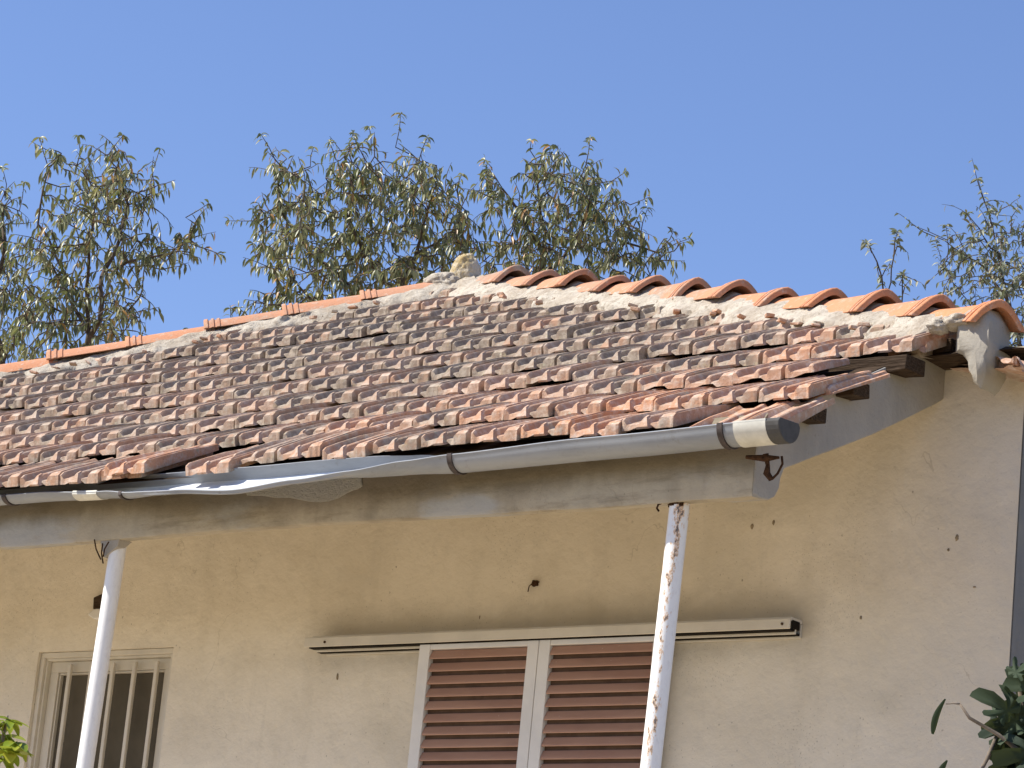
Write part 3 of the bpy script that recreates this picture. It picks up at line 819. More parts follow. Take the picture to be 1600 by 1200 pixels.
def gut_ring(x, grow=0.0):
    """section of the gutter at x, from the back rim down and up to the front rim"""
    for a, b in zip(GK, GK[1:]):
        if a[0] <= x <= b[0]:
            f = (x-a[0])/(b[0]-a[0])
            f = f*f*(3-2*f)
            yb, zb, yf, zf, sag = [p+(q-p)*f for p, q in zip(a[1:], b[1:])]
            break
    lean = 0.0
    for a, b in zip(LEAN, LEAN[1:]):
        if a[0] <= x <= b[0]:
            f = (x-a[0])/(b[0]-a[0]); f = f*f*(3-2*f); lean = a[1]+(b[1]-a[1])*f
    flat = [(yb, zb), (yb+0.009, zb-0.011), (yb+0.018, zb-0.021), (yb+0.025, zb-0.030), (yb+0.029, zb-0.038), (yb+0.026, zb-0.044)]
    q = flat[-1]
    flat += [(q[0]+(yf+0.014-q[0])*f_, q[1]+(zf-0.006-q[1])*f_-0.008*math.sin(math.pi*f_)) for f_ in (0.15, 0.3, 0.45, 0.6, 0.75, 0.9, 1.0)]
    flat += [(yf+0.002, zf-0.006), (yf, zf)]
    w = 0.0015*noise.noise(Vector((x*3, 0, 0)))
    pts = []
    for k in range(15):
        t = 0.5-0.5*math.cos(math.pi*k/14)
        a = math.pi*k/14
        y = yb+(yf-yb)*t; z = zb+(zf-zb)*t
        vy, vz = (yf-yb), (zf-zb); L = math.hypot(vy, vz)
        ny, nz = (-vz/L, vy/L)
        if nz > 0: ny, nz = -ny, -nz
        y += ny*sag*math.sin(a); z += nz*sag*math.sin(a)+w
        y += (flat[k][0]-y)*lean; z += (flat[k][1]-z)*lean
        pts.append((y, z))
    if grow:
        cy = (pts[0][0]+pts[-1][0])/2; cz = (pts[0][1]+pts[-1][1])/2
        pts = [(cy+(p[0]-cy)*(1+grow), cz+(p[1]-cz)*(1+grow)) for p in pts]
    return pts
rings = []
xs = np.linspace(GX0, GX1, nx)
for x in xs:
    o_ = gut_ring(x)
    # inner skin: offset towards the ring's middle
    cy = sum(p[0] for p in (o_[0], o_[-1]))/2; cz = sum(p[1] for p in (o_[0], o_[-1]))/2
    i_ = [(p[0]+(cy-p[0])*0.05, p[1]+(cz-p[1])*0.05) for p in o_]
    # rolled bead on the front rim
    f = o_[-1]
    rings.append([(x, p[0], p[1]) for p in o_] + [(x, f[0]-0.004, f[1]+0.004), (x, f[0], f[1]+0.008), (x, f[0]+0.005, f[1]+0.004)] + [(x, p[0], p[1]) for p in i_[::-1]])
n = len(rings[0])
vs = [p for r_ in rings for p in r_]
nout = 14
fo = [(i*n+k, i*n+k+1, (i+1)*n+k+1, (i+1)*n+k) for i in range(len(xs)-1) for k in range(0, nout+3)]
fi = [(i*n+k, i*n+(k+1) % n, (i+1)*n+(k+1) % n, (i+1)*n+k) for i in range(len(xs)-1) for k in range(nout+3, n)]
gut.add(vs, fo, 0)
gut.f += fi; gut.m += [1 if (nout+4) <= (q % (n-nout-3)) + nout+3 <= n-6 else 0 for q in range(len(fi))]  # floor faces take the painted sunlit tone, back wall stays darker
gutter = part(gut.build('gutter', [M['gutter'], M['gutter_sunlit']], smooth=50))
tag(gutter, 'grey half-round gutter sagging and twisted open in the middle')
def gsleeve(x0, x1, grow, mat, name, thick=0.004):
    mb = MB(); rr = []
    for x in np.linspace(x0, x1, 6):
        o_ = gut_ring(x)
        cy = (o_[0][0]+o_[-1][0])/2; cz = (o_[0][1]+o_[-1][1])/2
        A = [(x, cy+(p[0]-cy)*(1+grow), cz+(p[1]-cz)*(1+grow)+0.0) for p in o_]
        B = [(x, cy+(p[0]-cy)*(1+grow-0.09), cz+(p[1]-cz)*(1+grow-0.09)+0.001) for p in o_[::-1]]
        top = [(x, A[-1][1], A[-1][2]+0.010), (x, B[0][1], B[0][2]+0.010)]
        rr.append(A+top+B)
    n = len(rr[0]); vs = [p for q in rr for p in q]
    fs = [(i*n+k, i*n+(k+1) % n, (i+1)*n+(k+1) % n, (i+1)*n+k) for i in range(5) for k in range(n)] + [tuple(range(n)), tuple(5*n+k for k in range(n))]
    mb.add(vs, fs)
    o = mb.build(name, mat, smooth=40); o.parent = gutter
    return o
gsleeve(-8.50, -8.375, 0.06, M['sleeve'], 'joint_sleeve')
gsleeve(-5.64, -5.52, 0.06, M['sleeve'], 'joint_sleeve')
for x in (-10.6, -9.7, -8.86, -8.22, -6.765, -5.69):
    gsleeve(x-0.010, x+0.010, 0.10, M['strap'], 'strap')
# end cap
mb = MB()
o_ = gut_ring(-5.5, 0.06)
cy = (o_[0][0]+o_[-1][0])/2
poly = [(p[0], p[1]) for p in o_] + [(o_[-1][0]+0.01, o_[-1][1]+0.012), (o_[0][0]-0.01, o_[0][1]+0.012)]
mb.prism(poly, 'x', -5.522, -5.470)
o = mb.build('end_cap', plain('dark_grey_cap', (0.095, 0.092, 0.088), 0.85, 0.15, 0.2, 30), bevel=0.003); o.parent = gutter
for o in gutter.children: o.matrix_parent_inverse = Matrix.Identity(4)

# rusty bracket and crumbling hole in the beam by the gutter end
mb = MB()
mb.tube([(-5.60, 8.52, 4.20), (-5.595, 8.53, 4.165), (-5.60, 8.535, 4.14), (-5.585, 8.54, 4.12)], [0.010, 0.007, 0.012, 0.009], 7)
mb.tube([(-5.66, 8.5, 4.188), (-5.60, 8.52, 4.185), (-5.56, 8.54, 4.19)], [0.006, 0.012, 0.004], 7)
mb.tube([(-5.555, 8.545, 4.195), (-5.55, 8.545, 4.17), (-5.565, 8.545, 4.14), (-5.585, 8.545, 4.122)], 0.004, 6)
o = part(mb.build('rusty_bracket', M['rust']))

# ------------------------------------------------------------------ porch posts
def post(x, y, zt, mat, name='porch_post', r=0.040):
    mb = MB()
    seg = 28
    zs = list(np.linspace(0.06, zt, 40))
    vs = []
    for z in zs:
        k = 1.0
        for i in range(seg):
            a = 2*math.pi*i/seg
            vs.append(((r*k)*math.cos(a), (r*k)*math.sin(a), z))
    fs = [(j*seg+i, j*seg+(i+1) % seg, (j+1)*seg+(i+1) % seg, (j+1)*seg+i) for j in range(len(zs)-1) for i in range(seg)]
    fs += [tuple(range(seg))[::-1], tuple((len(zs)-1)*seg+i for i in range(seg))]
    mb.add(vs, fs)
    o = mb.build(name, mat, smooth=50)
    LEAN_P = 0.032
    o.location = (x+0.018-4.08*math.tan(LEAN_P), y, 0)
    o.rotation_euler = (0, LEAN_P, 0)      # both posts lean a little towards the gable
    o.parent = house; o.matrix_parent_inverse = Matrix.Translation(Vector((-9.2, 9.7, 0))).inverted()
    return o
p1 = post(-5.985, 8.60, 4.085, M['post_rusty'], r=0.033)
tag(p1, 'white post with peeling paint and rust')
p0 = post(-8.470, 8.60, 4.085, M['post_clean'], r=0.031)
mb = MB()
for q in range(5):
    a = q*0.5-1.3
    mb.box((0.032*math.sin(a)-0.008, -0.036*math.cos(a)-0.001, 4.066+0.005*(q % 2)), (0.032*math.sin(a)+0.010, -0.029*math.cos(a), 4.080))
o = mb.build('weld_seam', M['rust'], bevel=0.003); o.parent = p1
mb = MB()
mb.add([(-0.062, -0.040, 4.082), (0.040, -0.040, 4.082), (0.031, -0.036, 4.05), (-0.030, -0.036, 4.01), (-0.062, 0.03, 4.082), (0.040, 0.03, 4.082), (0.031, 0.0, 4.05), (-0.030, 0.0, 4.01)],
       [(0, 3, 2, 1), (0, 4, 7, 3), (1, 2, 6, 5), (4, 5, 6, 7), (3, 7, 6, 2), (0, 1, 5, 4)])
o = mb.build('gusset_plate', M['cheek'], bevel=0.003); o.parent = p0
mb = MB()
for a in ((-0.075, 4.075, -0.03, 4.0), (-0.03, 4.06, -0.015, 3.985), (0.0, 4.065, -0.02, 4.01)):
    mb.tube([(a[0], -0.052, a[1]), ((a[0]+a[2])/2-0.005, -0.053, (a[1]+a[3])/2), (a[2], -0.049, a[3])], 0.0028, 5)
o = mb.build('old_wire', M['rust']); o.parent = p0
mb = MB()
mb.tube([(-0.045, -0.03, 4.078), (-0.060, -0.035, 4.070), (-0.064, -0.035, 4.058), (-0.055, -0.035, 4.048)], 0.0035, 6)
o = mb.build('bent_hook', M['rust']); o.parent = p1

# ------------------------------------------------------------------ barred window
def frame(mb, x0, x1, z0, z1, w, ya, yb):
    mb.box((x0, ya, z1-w), (x1, yb, z1)); mb.box((x0, ya, z0), (x1, yb, z0+w))
    mb.box((x0, ya, z0+w), (x0+w, yb, z1-w)); mb.box((x1-w, ya, z0+w), (x1, yb, z1-w))
mb = MB()
frame(mb, wx0+0.002, wx1-0.002, wz0+0.002, wz1-0.002, 0.022, YW+0.015, YW+0.10)
frame(mb, wx0+0.024, wx1-0.024, wz0+0.024, wz1-0.024, 0.010, YW+0.028, YW+0.10)
win = part(mb.build('barred_window', M['alu'], bevel=0.002))
def wobj(mb, name, mat, bevel=0.002):
    o = mb.build(name, mat, bevel=bevel); o.parent = win; return o
mb = MB()
frame(mb, wx0+0.035, wx1-0.035, wz0+0.035, wz1-0.035, 0.045, YW+0.050, YW+0.09)
frame(mb, wx0+0.081, wx1-0.081, wz0+0.081, wz1-0.081, 0.008, YW+0.058, YW+0.09)
wobj(mb, 'sash', M['alu'])
mb = MB()
mb.box((wx0+0.07, YW+0.074, wz0+0.07), (wx1-0.07, YW+0.080, wz1-0.07))
wobj(mb, 'insect_screen', M['glass'], 0)
for x in (-9.745, -9.622, -9.50, -9.378, -9.255):
    mb = MB()
    mb.box((x-0.009, YW+0.018, wz0+0.03), (x+0.009, YW+0.034, wz1-0.052))
    wobj(mb, 'bar', M['alu'], 0.003)

# ------------------------------------------------------------------ sliding shutters on their rail
mb = MB()
rx0, rx1, rz0, rz1 = -8.385, -6.165, 3.882, 3.920
mb.box((rx0, 9.615, rz0), (rx1, 9.623, rz1-0.001))
mb.box((rx0+0.03, 9.6235, rz1-0.008), (rx1-0.0, 9.699, rz1+0.006))
mb.box((rx0+0.03, 9.655, rz0-0.012), (rx1, 9.663, rz1-0.009))
mb.box((rx0+0.055, 9.690, rz0-0.020), (rx1, 9.699, rz1-0.009))
rail = part(mb.build('shutter_rail', M['alu'], bevel=0.002))
mb = MB()
mb.box((rx0+0.02, 9.624, rz0-0.004), (rx1-0.002, 9.654, rz0+0.004)); mb.box((rx0+0.03, 9.664, rz0-0.013), (rx1-0.002, 9.689, rz0-0.006))  # dark strips painting the shadow gaps under the rail
mb.box((rx1-0.001, 9.63, rz0+0.004), (rx1+0.001, 9.68, rz1-0.004))
o = mb.build('rail_shade_strip', M['dark']); o.parent = rail
for x in (rx0+0.105, rx1-0.03):
    mb = MB(); mb.tube([(x, 9.611, 3.899), (x, 9.616, 3.899)], 0.005, 8)
    o = mb.build('screw', M['rust']); o.parent = rail
def shutter(x0, x1):
    root = MB()
    zt, zb = 3.879, 1.75
    root.box((x0, 9.632, zb), (x0+0.050, 9.662, zt)); root.box((x1-0.050, 9.632, zb), (x1, 9.662, zt))
    root.box((x0+0.050, 9.634, zt-0.020), (x1-0.050, 9.660, zt)); root.box((x0+0.050, 9.634, zb), (x1-0.050, 9.660, zb+0.06))
    o = part(root.build('shutter', M['alu_white'], bevel=0.002))
    mb = MB()
    z = zt-0.022
    while z > zb+0.09:
        # each slat: sloping face with a rounded lower lip, tucked under the one above
        pr = [(9.656, z), (9.650, z), (9.6365, z-0.025), (9.635, z-0.032), (9.637, z-0.035), (9.642, z-0.033), (9.6565, z-0.006)]
        mb.prism(pr, 'x', x0+0.051, x1-0.051)
        z -= 0.0485
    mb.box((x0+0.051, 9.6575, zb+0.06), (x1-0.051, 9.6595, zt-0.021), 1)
    s = mb.build('louvre_slats', [M['louvre'], M['slat_gap_shade']], bevel=0); s.parent = o
    return o
shutter(-7.822, -7.262)
shutter(-7.259, -6.70)
# ------------------------------------------------------------------ small things on the wall
mb = MB()
hx, hz = onw = (-7.35, 4.109)
lmp = lump((hx, YW-0.006, hz), (0.016, 0.014, 0.011), 'rusted_hook', M['rust'], 3, 3, 0.5, house)
lmp.matrix_parent_inverse = Matrix.Translation(Vector((-9.2, 9.7, 0))).inverted()
mb.tube([(hx-0.008, YW-0.012, hz), (hx-0.020, YW-0.016, hz-0.012), (hx-0.026, YW-0.012, hz-0.032)], 0.0022, 5)
mb.tube([(hx, YW-0.012, hz), (hx+0.016, YW-0.02, hz+0.006), (hx+0.024, YW-0.014, hz+0.002)], 0.003, 5)
part(mb.build('hook_wire', M['rust']))
# broken lamp fitting behind the left post
mb = MB()
lx, lz = -9.575, 4.110
mb.prism([(lx-0.035, lz+0.03), (lx+0.03, lz+0.05), (lx+0.04, lz-0.02), (lx-0.03, lz-0.02)], 'y', YW-0.03, YW+0.003)
lamp = part(mb.build('lamp_bracket', M['wood'], bevel=0.004))
mb = MB()
mb.prism([(lx-0.045, lz-0.045), (lx-0.01, lz-0.022), (lx+0.05, lz-0.022), (lx+0.05, lz-0.065), (lx-0.005, lz-0.065)], 'y', YW-0.045, YW+0.002)
part(mb.build('lamp_base', M['alu_white'], bevel=0.006))
# cable leaving the corner
mb = MB()
a = Vector((-5.40, 9.60, 4.79)); b = Vector((-3.6, 12.5, 4.9))
pts = [a.lerp(b, t)+Vector((0, 0, -0.25*t*(1-t))) for t in np.linspace(0, 1, 20)]
mb.tube(pts, 0.004, 6)
part(mb.build('cable', M['dark']))

# ------------------------------------------------------------------ trees
def leafmesh(mb, p, d, L, w, t, rr, droop=0.5):
    """a folded, drooping lance-shaped leaf starting at p, heading d"""
    d = d.normalized()
    side = d.cross(Vector((0, 0, 1)))
    if side.length < 0.05: side = Vector((1, 0, 0))
    side.normalize()
    side = (Matrix.Rotation(rr.uniform(-1.4, 1.4), 3, d) @ side)
    cur = p.copy(); dd = d.copy(); pts = []
    ws = (0.12, 0.85, 1.0, 0.62, 0.0)
    step = L/4
    curl = rr.uniform(-0.25, 0.5)
    for i, f in enumerate(ws):
        nrm = side.cross(dd).normalized()
        pts.append((cur.copy(), side*(w*f*0.5), nrm*(w*f*0.22)))
        dd = (dd + Vector((0, 0, -droop*0.55)) + nrm*curl*0.3).normalized()
        side = (side - dd*side.dot(dd)).normalized()
        cur = cur + dd*step
    vs = []
    for c, s, n in pts[:-1]:
        vs += [c-s+n, c, c+s+n]
    vs.append(pts[-1][0])
    fs = []
    for i in range(3):
        a = 3*i
        fs += [(a, a+1, a+4, a+3), (a+1, a+2, a+5, a+4)]
    fs += [(9, 10, 12), (10, 11, 12)]
    mb.add(vs, fs, 0, t)

def grow(attr, root_pts, rr, step=0.07, infl=0.9, kill=0.10, iters=160):
    """space colonisation: branches grow from the root polyline towards the attraction points"""
    nodes = [Vector(p) for p in root_pts]; parent = [i-1 for i in range(len(root_pts))]
    A = np.array(attr, dtype=float)
    N = np.array([list(p) for p in nodes])
    near = np.full(len(A), 1e9); idx = np.zeros(len(A), int)
    def upd(start):
        for i in range(start, len(N)):
            dd = np.linalg.norm(A-N[i], axis=1)
            m = dd < near
            near[m] = dd[m]; idx[m] = i
    upd(0)
    alive = np.ones(len(A), bool)
    for it in range(iters):
        act = alive & (near < infl)
        if not act.any():
            if not alive.any(): break
            j = np.argmin(np.where(alive, near, 1e9)); act = np.zeros(len(A), bool); act[j] = True
        dirs = {}
        for a in np.nonzero(act)[0]:
            v = A[a]-N[idx[a]]; v /= (np.linalg.norm(v)+1e-9)
            dirs.setdefault(idx[a], []).append(v)
        start = len(N); new = []
        for k, vv in dirs.items():
            v = np.sum(vv, axis=0); nl = np.linalg.norm(v)
            if nl < 0.2: v = vv[0]; nl = 1
            v = v/nl + np.array([rr.gauss(0, .22), rr.gauss(0, .22), rr.gauss(0, .22)])
            v /= np.linalg.norm(v)
            p = N[k]+v*step
            new.append(p); parent.append(int(k))
        if not new: break
        N = np.vstack([N, new])
        upd(start)
        alive &= near > kill
    return N, parent

def tree(name, label, cat, dist, base_px, limbs, blobs, n_attr, leaf_len, leaf_mat, bark, seed, depth=0.6, leaves_per=3, shoots=(), group=None,
         trunk_r=0.022, droop=0.78, up=0.0, dens=2.8, leaf_w=0.235, tipr=0.0035, twig_len=0.12):
    rr = random.Random(seed)
    root = Vector(at_dist(*base_px, dist))
    base = Vector((root.x, root.y, 0))
    e = empty(name, base); tag(e, label, cat, group)
    fwd = Vector(_f); 
    # attraction points spread through the volume of the crown
    attr = []
    tot = sum(b[2]*b[3] for b in blobs)
    for (cx, cy, ax, ay) in blobs:
        k = max(2, int(n_attr*ax*ay/tot))
        for _ in range(k):
            while True:
                u, v, w = rr.uniform(-1, 1), rr.uniform(-1, 1), rr.uniform(-1, 1)
                if u*u+v*v+w*w < 1: break
            attr.append(at_dist(cx+u*ax, cy+v*ay, dist + w*depth*min(1, (ax+ay)/110)))
    trunk = []
    zs = np.linspace(0, 1, 6)
    for t in zs:
        trunk.append(base.lerp(root, t)+Vector((0.05*math.sin(t*5+seed), 0.05*math.cos(t*4), 0)))
    trunk[-1] = root
    # limbs: hand-placed main boughs; joined at their starts
    nodes = list(trunk); par = [i-1 for i in range(len(trunk))]
    for li in limbs:
        pts = [Vector(at_dist(x, y, dist+dz)) for x, y, dz in li]
        s = min(range(len(nodes)), key=lambda i: (nodes[i]-pts[0]).length)
        prev = s
        for a, b in zip(pts, pts[1:]):
            k = max(1, int((b-a).length/0.07))
            for q in range(1, k+1):
                nodes.append(a.lerp(b, q/k)+Vector((rr.gauss(0, .006), rr.gauss(0, .006), rr.gauss(0, .006)))); par.append(prev); prev = len(nodes)-1
    base_n = len(nodes)
    # colonise from all these nodes
    N = np.array([list(p) for p in nodes]); parent = list(par)
    A = np.array(attr)
    near = np.full(len(A), 1e9); idx = np.zeros(len(A), int)
    def upd(start):
        for i in range(start, len(N)):
            dd = np.linalg.norm(A-N[i], axis=1); m = dd < near
            near[m] = dd[m]; idx[m] = i
    upd(5)
    alive = near > 0.05
    step = 0.06
    for it in range(120):
        act = alive
        if not act.any(): break
        dirs = {}
        for a in np.nonzero(act)[0]:
            v = A[a]-N[idx[a]]; v /= (np.linalg.norm(v)+1e-9)
            dirs.setdefault(int(idx[a]), []).append(v)
        start = len(N); new = []
        for k, vv in dirs.items():
            v = np.sum(vv, axis=0); nl = np.linalg.norm(v)
            if nl < 0.3: v = np.array(vv[0]); nl = 1
            v = v/nl + np.array([rr.gauss(0, .25), rr.gauss(0, .25), rr.gauss(0, .25)+up])
            v /= np.linalg.norm(v)
            new.append(N[k]+v*step); parent.append(k)
        N = np.vstack([N, new]); upd(start)
        alive &= near > 0.07
        if len(N) > 9000: break
    nn = len(N)
    kids = [0]*nn; order = list(range(nn))
    rad = [0.0]*nn; ch = [[] for _ in range(nn)]
    for i in range(1, nn):
        if parent[i] >= 0: ch[parent[i]].append(i)
    for i in reversed(range(nn)):
        rad[i] = max(tipr, (sum(rad[c]**2.25 for c in ch[i]))**(1/2.25)) if ch[i] else tipr
    cap = trunk_r
    sc = min(1.0, cap/max(rad)) if max(rad) > cap else 1.0
    rad = [max(tipr, r*sc) for r in rad]
    V = [Vector(p) for p in N]
    bark_mb = MB(); leaf_mb = MB()
    # chains
    seen = set()
    def chain(start, first):
        pts = [V[first]] if first is not None else []
        rs = [rad[start] if first is not None else 0]
        if first is None: pts, rs = [], []
        cur = start
        while True:
            pts.append(V[cur]); rs.append(rad[cur])
            if not ch[cur]: break
            nxt = max(ch[cur], key=lambda c: rad[c])
            for c in ch[cur]:
                if c != nxt: stack.append((c, cur))
            cur = nxt
        if len(pts) > 1:
            bark_mb.tube(pts, rs, 6 if rs[0] < 0.012 else 9, cap=False)
    stack = [(0, None)]
    while stack:
        s, f = stack.pop()
        chain(s, f)
    # leaves
    cluster = {}
    def leaf_at(p, d, scale=1.0):
        key = (round(p.x*4), round(p.y*4), round(p.z*4))
        if key not in cluster: cluster[key] = rr.uniform(0, 1)
        t0 = min(1, max(0, 0.55*cluster[key]+0.45*rr.random()))
        t = (t0, rr.random(), rr.random())
        L = leaf_len*rr.uniform(0.6, 1.2)*scale
        leafmesh(leaf_mb, p, d, L, L*leaf_w*rr.uniform(0.8, 1.25), t, rr, droop)
    def twig(p, d, L, nl):
        d = d.normalized()
        pts = [p]; cur = p.copy(); dd = d.copy()
        for i in range(4):
            dd = (dd+Vector((rr.gauss(0, .12), rr.gauss(0, .12), rr.gauss(0, .12)-0.05))).normalized()
            cur = cur+dd*L/4; pts.append(cur.copy())
        bark_mb.tube(pts, [tipr*0.8, tipr*0.7, tipr*0.6, tipr*0.5, tipr*0.35], 4, cap=False)
        for q in range(nl):
            f = (q+0.5)/nl*4
            i = min(3, int(f)); pp = pts[i].lerp(pts[i+1], f-i)
            ax = (pts[i+1]-pts[i]).normalized()
            out = ax.orthogonal().normalized(); out = Matrix.Rotation(q*2.4+rr.uniform(-.5, .5), 3, ax) @ out
            leaf_at(pp, out*0.7+ax*0.35+Vector((0, 0, -0.8*droop)))
    for i in range(6, nn):
        if rad[i] > tipr*3.2: continue
        d = (V[i]-V[parent[i]])
        if d.length < 1e-5: continue
        if not ch[i]:
            twig(V[i], d, twig_len*rr.uniform(0.7, 1.3), int(leaves_per*2.2*rr.uniform(0.7, 1.2)))
        else:
            k = leaves_per*dens*0.5
            k = int(k)+(rr.random() < k-int(k))
            for _ in range(k):
                out = d.normalized().orthogonal(); out = Matrix.Rotation(rr.uniform(0, 6.28), 3, d.normalized()) @ out
                leaf_at(V[i].lerp(V[parent[i]], rr.random()), out*0.8+d.normalized()*0.25+Vector((0, 0, -0.9*droop)))
    # long shoots standing out of the crown, with a whorl of leaves at the tip
    for sx, sy, tx, ty, nl in shoots:
        a = Vector(at_dist(sx, sy, dist)); b = Vector(at_dist(tx, ty, dist+rr.uniform(-0.1, 0.1)))
        j = min(range(6, nn), key=lambda i: (V[i]-a).length)
        pts = [V[j], a, a.lerp(b, 0.5)+Vector((rr.gauss(0, .01), rr.gauss(0, .01), 0)), b]
        bark_mb.tube(pts, [tipr, tipr, tipr*0.8, tipr*0.5], 5, cap=False)
        for q in range(nl):
            f = 0.25+0.75*(q/nl)**0.7
            pp = a.lerp(b, min(1, f)); ax = (b-a).normalized(); out = ax.orthogonal()
            out = Matrix.Rotation(q*2.4, 3, ax) @ out
            leaf_at(pp, out+ax*0.6, 0.85)
        for q in range(6):
            ax = (b-a).normalized(); out = Matrix.Rotation(q*1.05+rr.random(), 3, ax) @ ax.orthogonal()
            leaf_at(b, out+ax*0.5, 0.9)
    bark_mb.v = [tuple(Vector(p)-base) for p in bark_mb.v]; leaf_mb.v = [tuple(Vector(p)-base) for p in leaf_mb.v]
    o = bark_mb.build('trunk', bark, smooth=1, fix=False); o.parent = e
    o = leaf_mb.build('crown', leaf_mat, fix=False, smooth=1); o.parent = e
    print(name, 'nodes', nn, 'leaves', len(leaf_mb.v)//13)
    return e

GT = 'slender leafy trees behind the roof'
tree('almond_tree', 'leafy almond tree with forked grey trunk, behind the left end of the roof', 'tree', 19.0, (138, 640),
     [[(138, 640, 0), (136, 590, 0), (138, 530, 0), (125, 500, 0), (100, 450, .1), (70, 400, .2)],
      [(138, 530, 0), (135, 470, 0), (137, 430, 0), (140, 380, -.1), (150, 310, -.1)],
      [(140, 525, 0), (155, 500, -.1), (158, 450, -.1), (165, 420, 0), (185, 380, 0)],
      [(135, 480, 0), (105, 430, .1), (85, 390, .2), (60, 350, .2), (75, 260, .2)],
      [(165, 430, 0), (200, 410, -.2), (240, 400, -.2), (300, 392, -.2)],
      [(185, 380, 0), (200, 320, .1), (185, 260, .1)],
      [(158, 520, .1), (195, 490, .2), (215, 470, .2)],
      [(120, 500, .2), (70, 470, .2), (40, 455, .3)]],
     [(165, 275, 62, 55), (205, 320, 45, 60), (120, 330, 70, 45), (170, 380, 60, 45), (245, 395, 60, 32), (300, 380, 35, 30), (300, 345, 25, 18),
      (70, 400, 60, 40), (90, 450, 55, 40), (50, 500, 50, 45), (120, 490, 60, 45), (200, 480, 40, 50), (100, 545, 70, 25), (195, 530, 40, 25), (75, 240, 18, 22), (235, 300, 20, 30)],
     720, 0.070, M['leaf'], M['bark'], 11, 0.65, 2.6, group=GT, shoots=
     [(75, 260, 62, 215, 4), (120, 260, 122, 212, 4), (170, 240, 192, 212, 6), (235, 290, 250, 232, 4), (290, 340, 326, 318, 6), (310, 385, 346, 398, 7), (285, 545, 296, 515, 8)])
tree('almond_tree', 'bushy brownish leafy tree cut off by the left edge, above the far roof', 'tree', 20.5, (2, 640),
     [[(2, 640, 0), (4, 570, 0), (-10, 500, 0), (-25, 430, 0)], [(0, 560, 0), (40, 520, .1), (60, 470, .1)], [(-20, 470, 0), (10, 400, 0), (5, 330, 0)]],
     [(5, 340, 40, 50), (-20, 400, 50, 50), (10, 450, 45, 50), (0, 530, 50, 45), (35, 560, 35, 25), (-70, 420, 50, 90)],
     400, 0.070, M['leaf'], M['bark'], 12, 0.6, 2.6, group=GT, shoots= [(8, 310, 4, 262, 4), (30, 330, 38, 285, 5)])
tree('almond_tree', 'widest dense almond tree, behind the roof left of the peak', 'tree', 19.5, (585, 680),
     [[(585, 680, 0), (575, 560, 0), (600, 480, 0), (622, 455, 0), (650, 400, 0), (668, 330, 0), (680, 260, 0)],
      [(612, 460, 0), (570, 400, -.1), (545, 340, -.1), (550, 270, 0)],
      [(600, 480, 0), (540, 440, .1), (480, 390, .2), (440, 330, .2), (430, 270, .1)],
      [(575, 540, 0), (490, 470, .2), (440, 420, .2)],
      [(650, 400, 0), (700, 370, 0), (725, 330, 0)],
      [(440, 340, .2), (405, 345, .2)]],
     [(440, 265, 30, 28), (470, 290, 40, 35), (555, 265, 50, 45), (580, 300, 60, 45), (640, 275, 40, 42), (665, 300, 45, 45), (710, 330, 30, 45),
      (600, 360, 90, 55), (480, 350, 70, 45), (420, 335, 30, 30), (500, 420, 100, 45), (620, 430, 90, 40), (720, 390, 45, 45), (430, 470, 40, 30), (520, 480, 80, 25), (425, 400, 30, 40), (660, 470, 70, 30)],
     1300, 0.069, M['leaf'], M['bark'], 13, 0.8, 2.9, group=GT, shoots=
     [(430, 250, 408, 210, 6), (485, 260, 490, 230, 5), (525, 250, 515, 222, 5), (548, 240, 552, 208, 7), (580, 235, 577, 198, 5), (618, 230, 626, 178, 9), (655, 250, 668, 215, 8),
      (400, 345, 358, 345, 9), (715, 300, 722, 272, 6), (400, 400, 395, 380, 5), (395, 500, 372, 480, 5), (360, 510, 360, 482, 3)])
tree('almond_tree', 'dense almond tree behind the roof, right of the mortar peak', 'tree', 20.0, (860, 640),
     [[(860, 640, 0), (850, 520, 0), (845, 420, 0), (850, 360, 0), (840, 290, 0)], [(850, 430, 0), (900, 380, .1), (925, 310, .1)],
      [(855, 470, 0), (930, 430, .1), (980, 380, .1), (1030, 395, .1)], [(850, 400, 0), (810, 330, -.1), (775, 280, -.1)]],
     [(765, 290, 22, 45), (790, 340, 45, 45), (850, 275, 42, 40), (900, 300, 50, 50), (945, 330, 45, 50), (870, 350, 80, 50), (965, 370, 50, 45), (1005, 395, 40, 30),
      (1045, 390, 25, 18), (900, 405, 110, 35), (790, 400, 50, 30), (850, 430, 90, 30), (980, 430, 50, 25)],
     880, 0.069, M['leaf'], M['bark'], 14, 0.7, 2.9, group=GT, shoots=
     [(765, 270, 758, 250, 7), (838, 250, 830, 220, 3), (862, 250, 860, 228, 6), (915, 260, 922, 216, 9), (945, 290, 978, 268, 6), (985, 320, 1015, 308, 6), (1000, 370, 1012, 325, 6), (1040, 390, 1078, 372, 8), (1035, 385, 1052, 362, 4)])
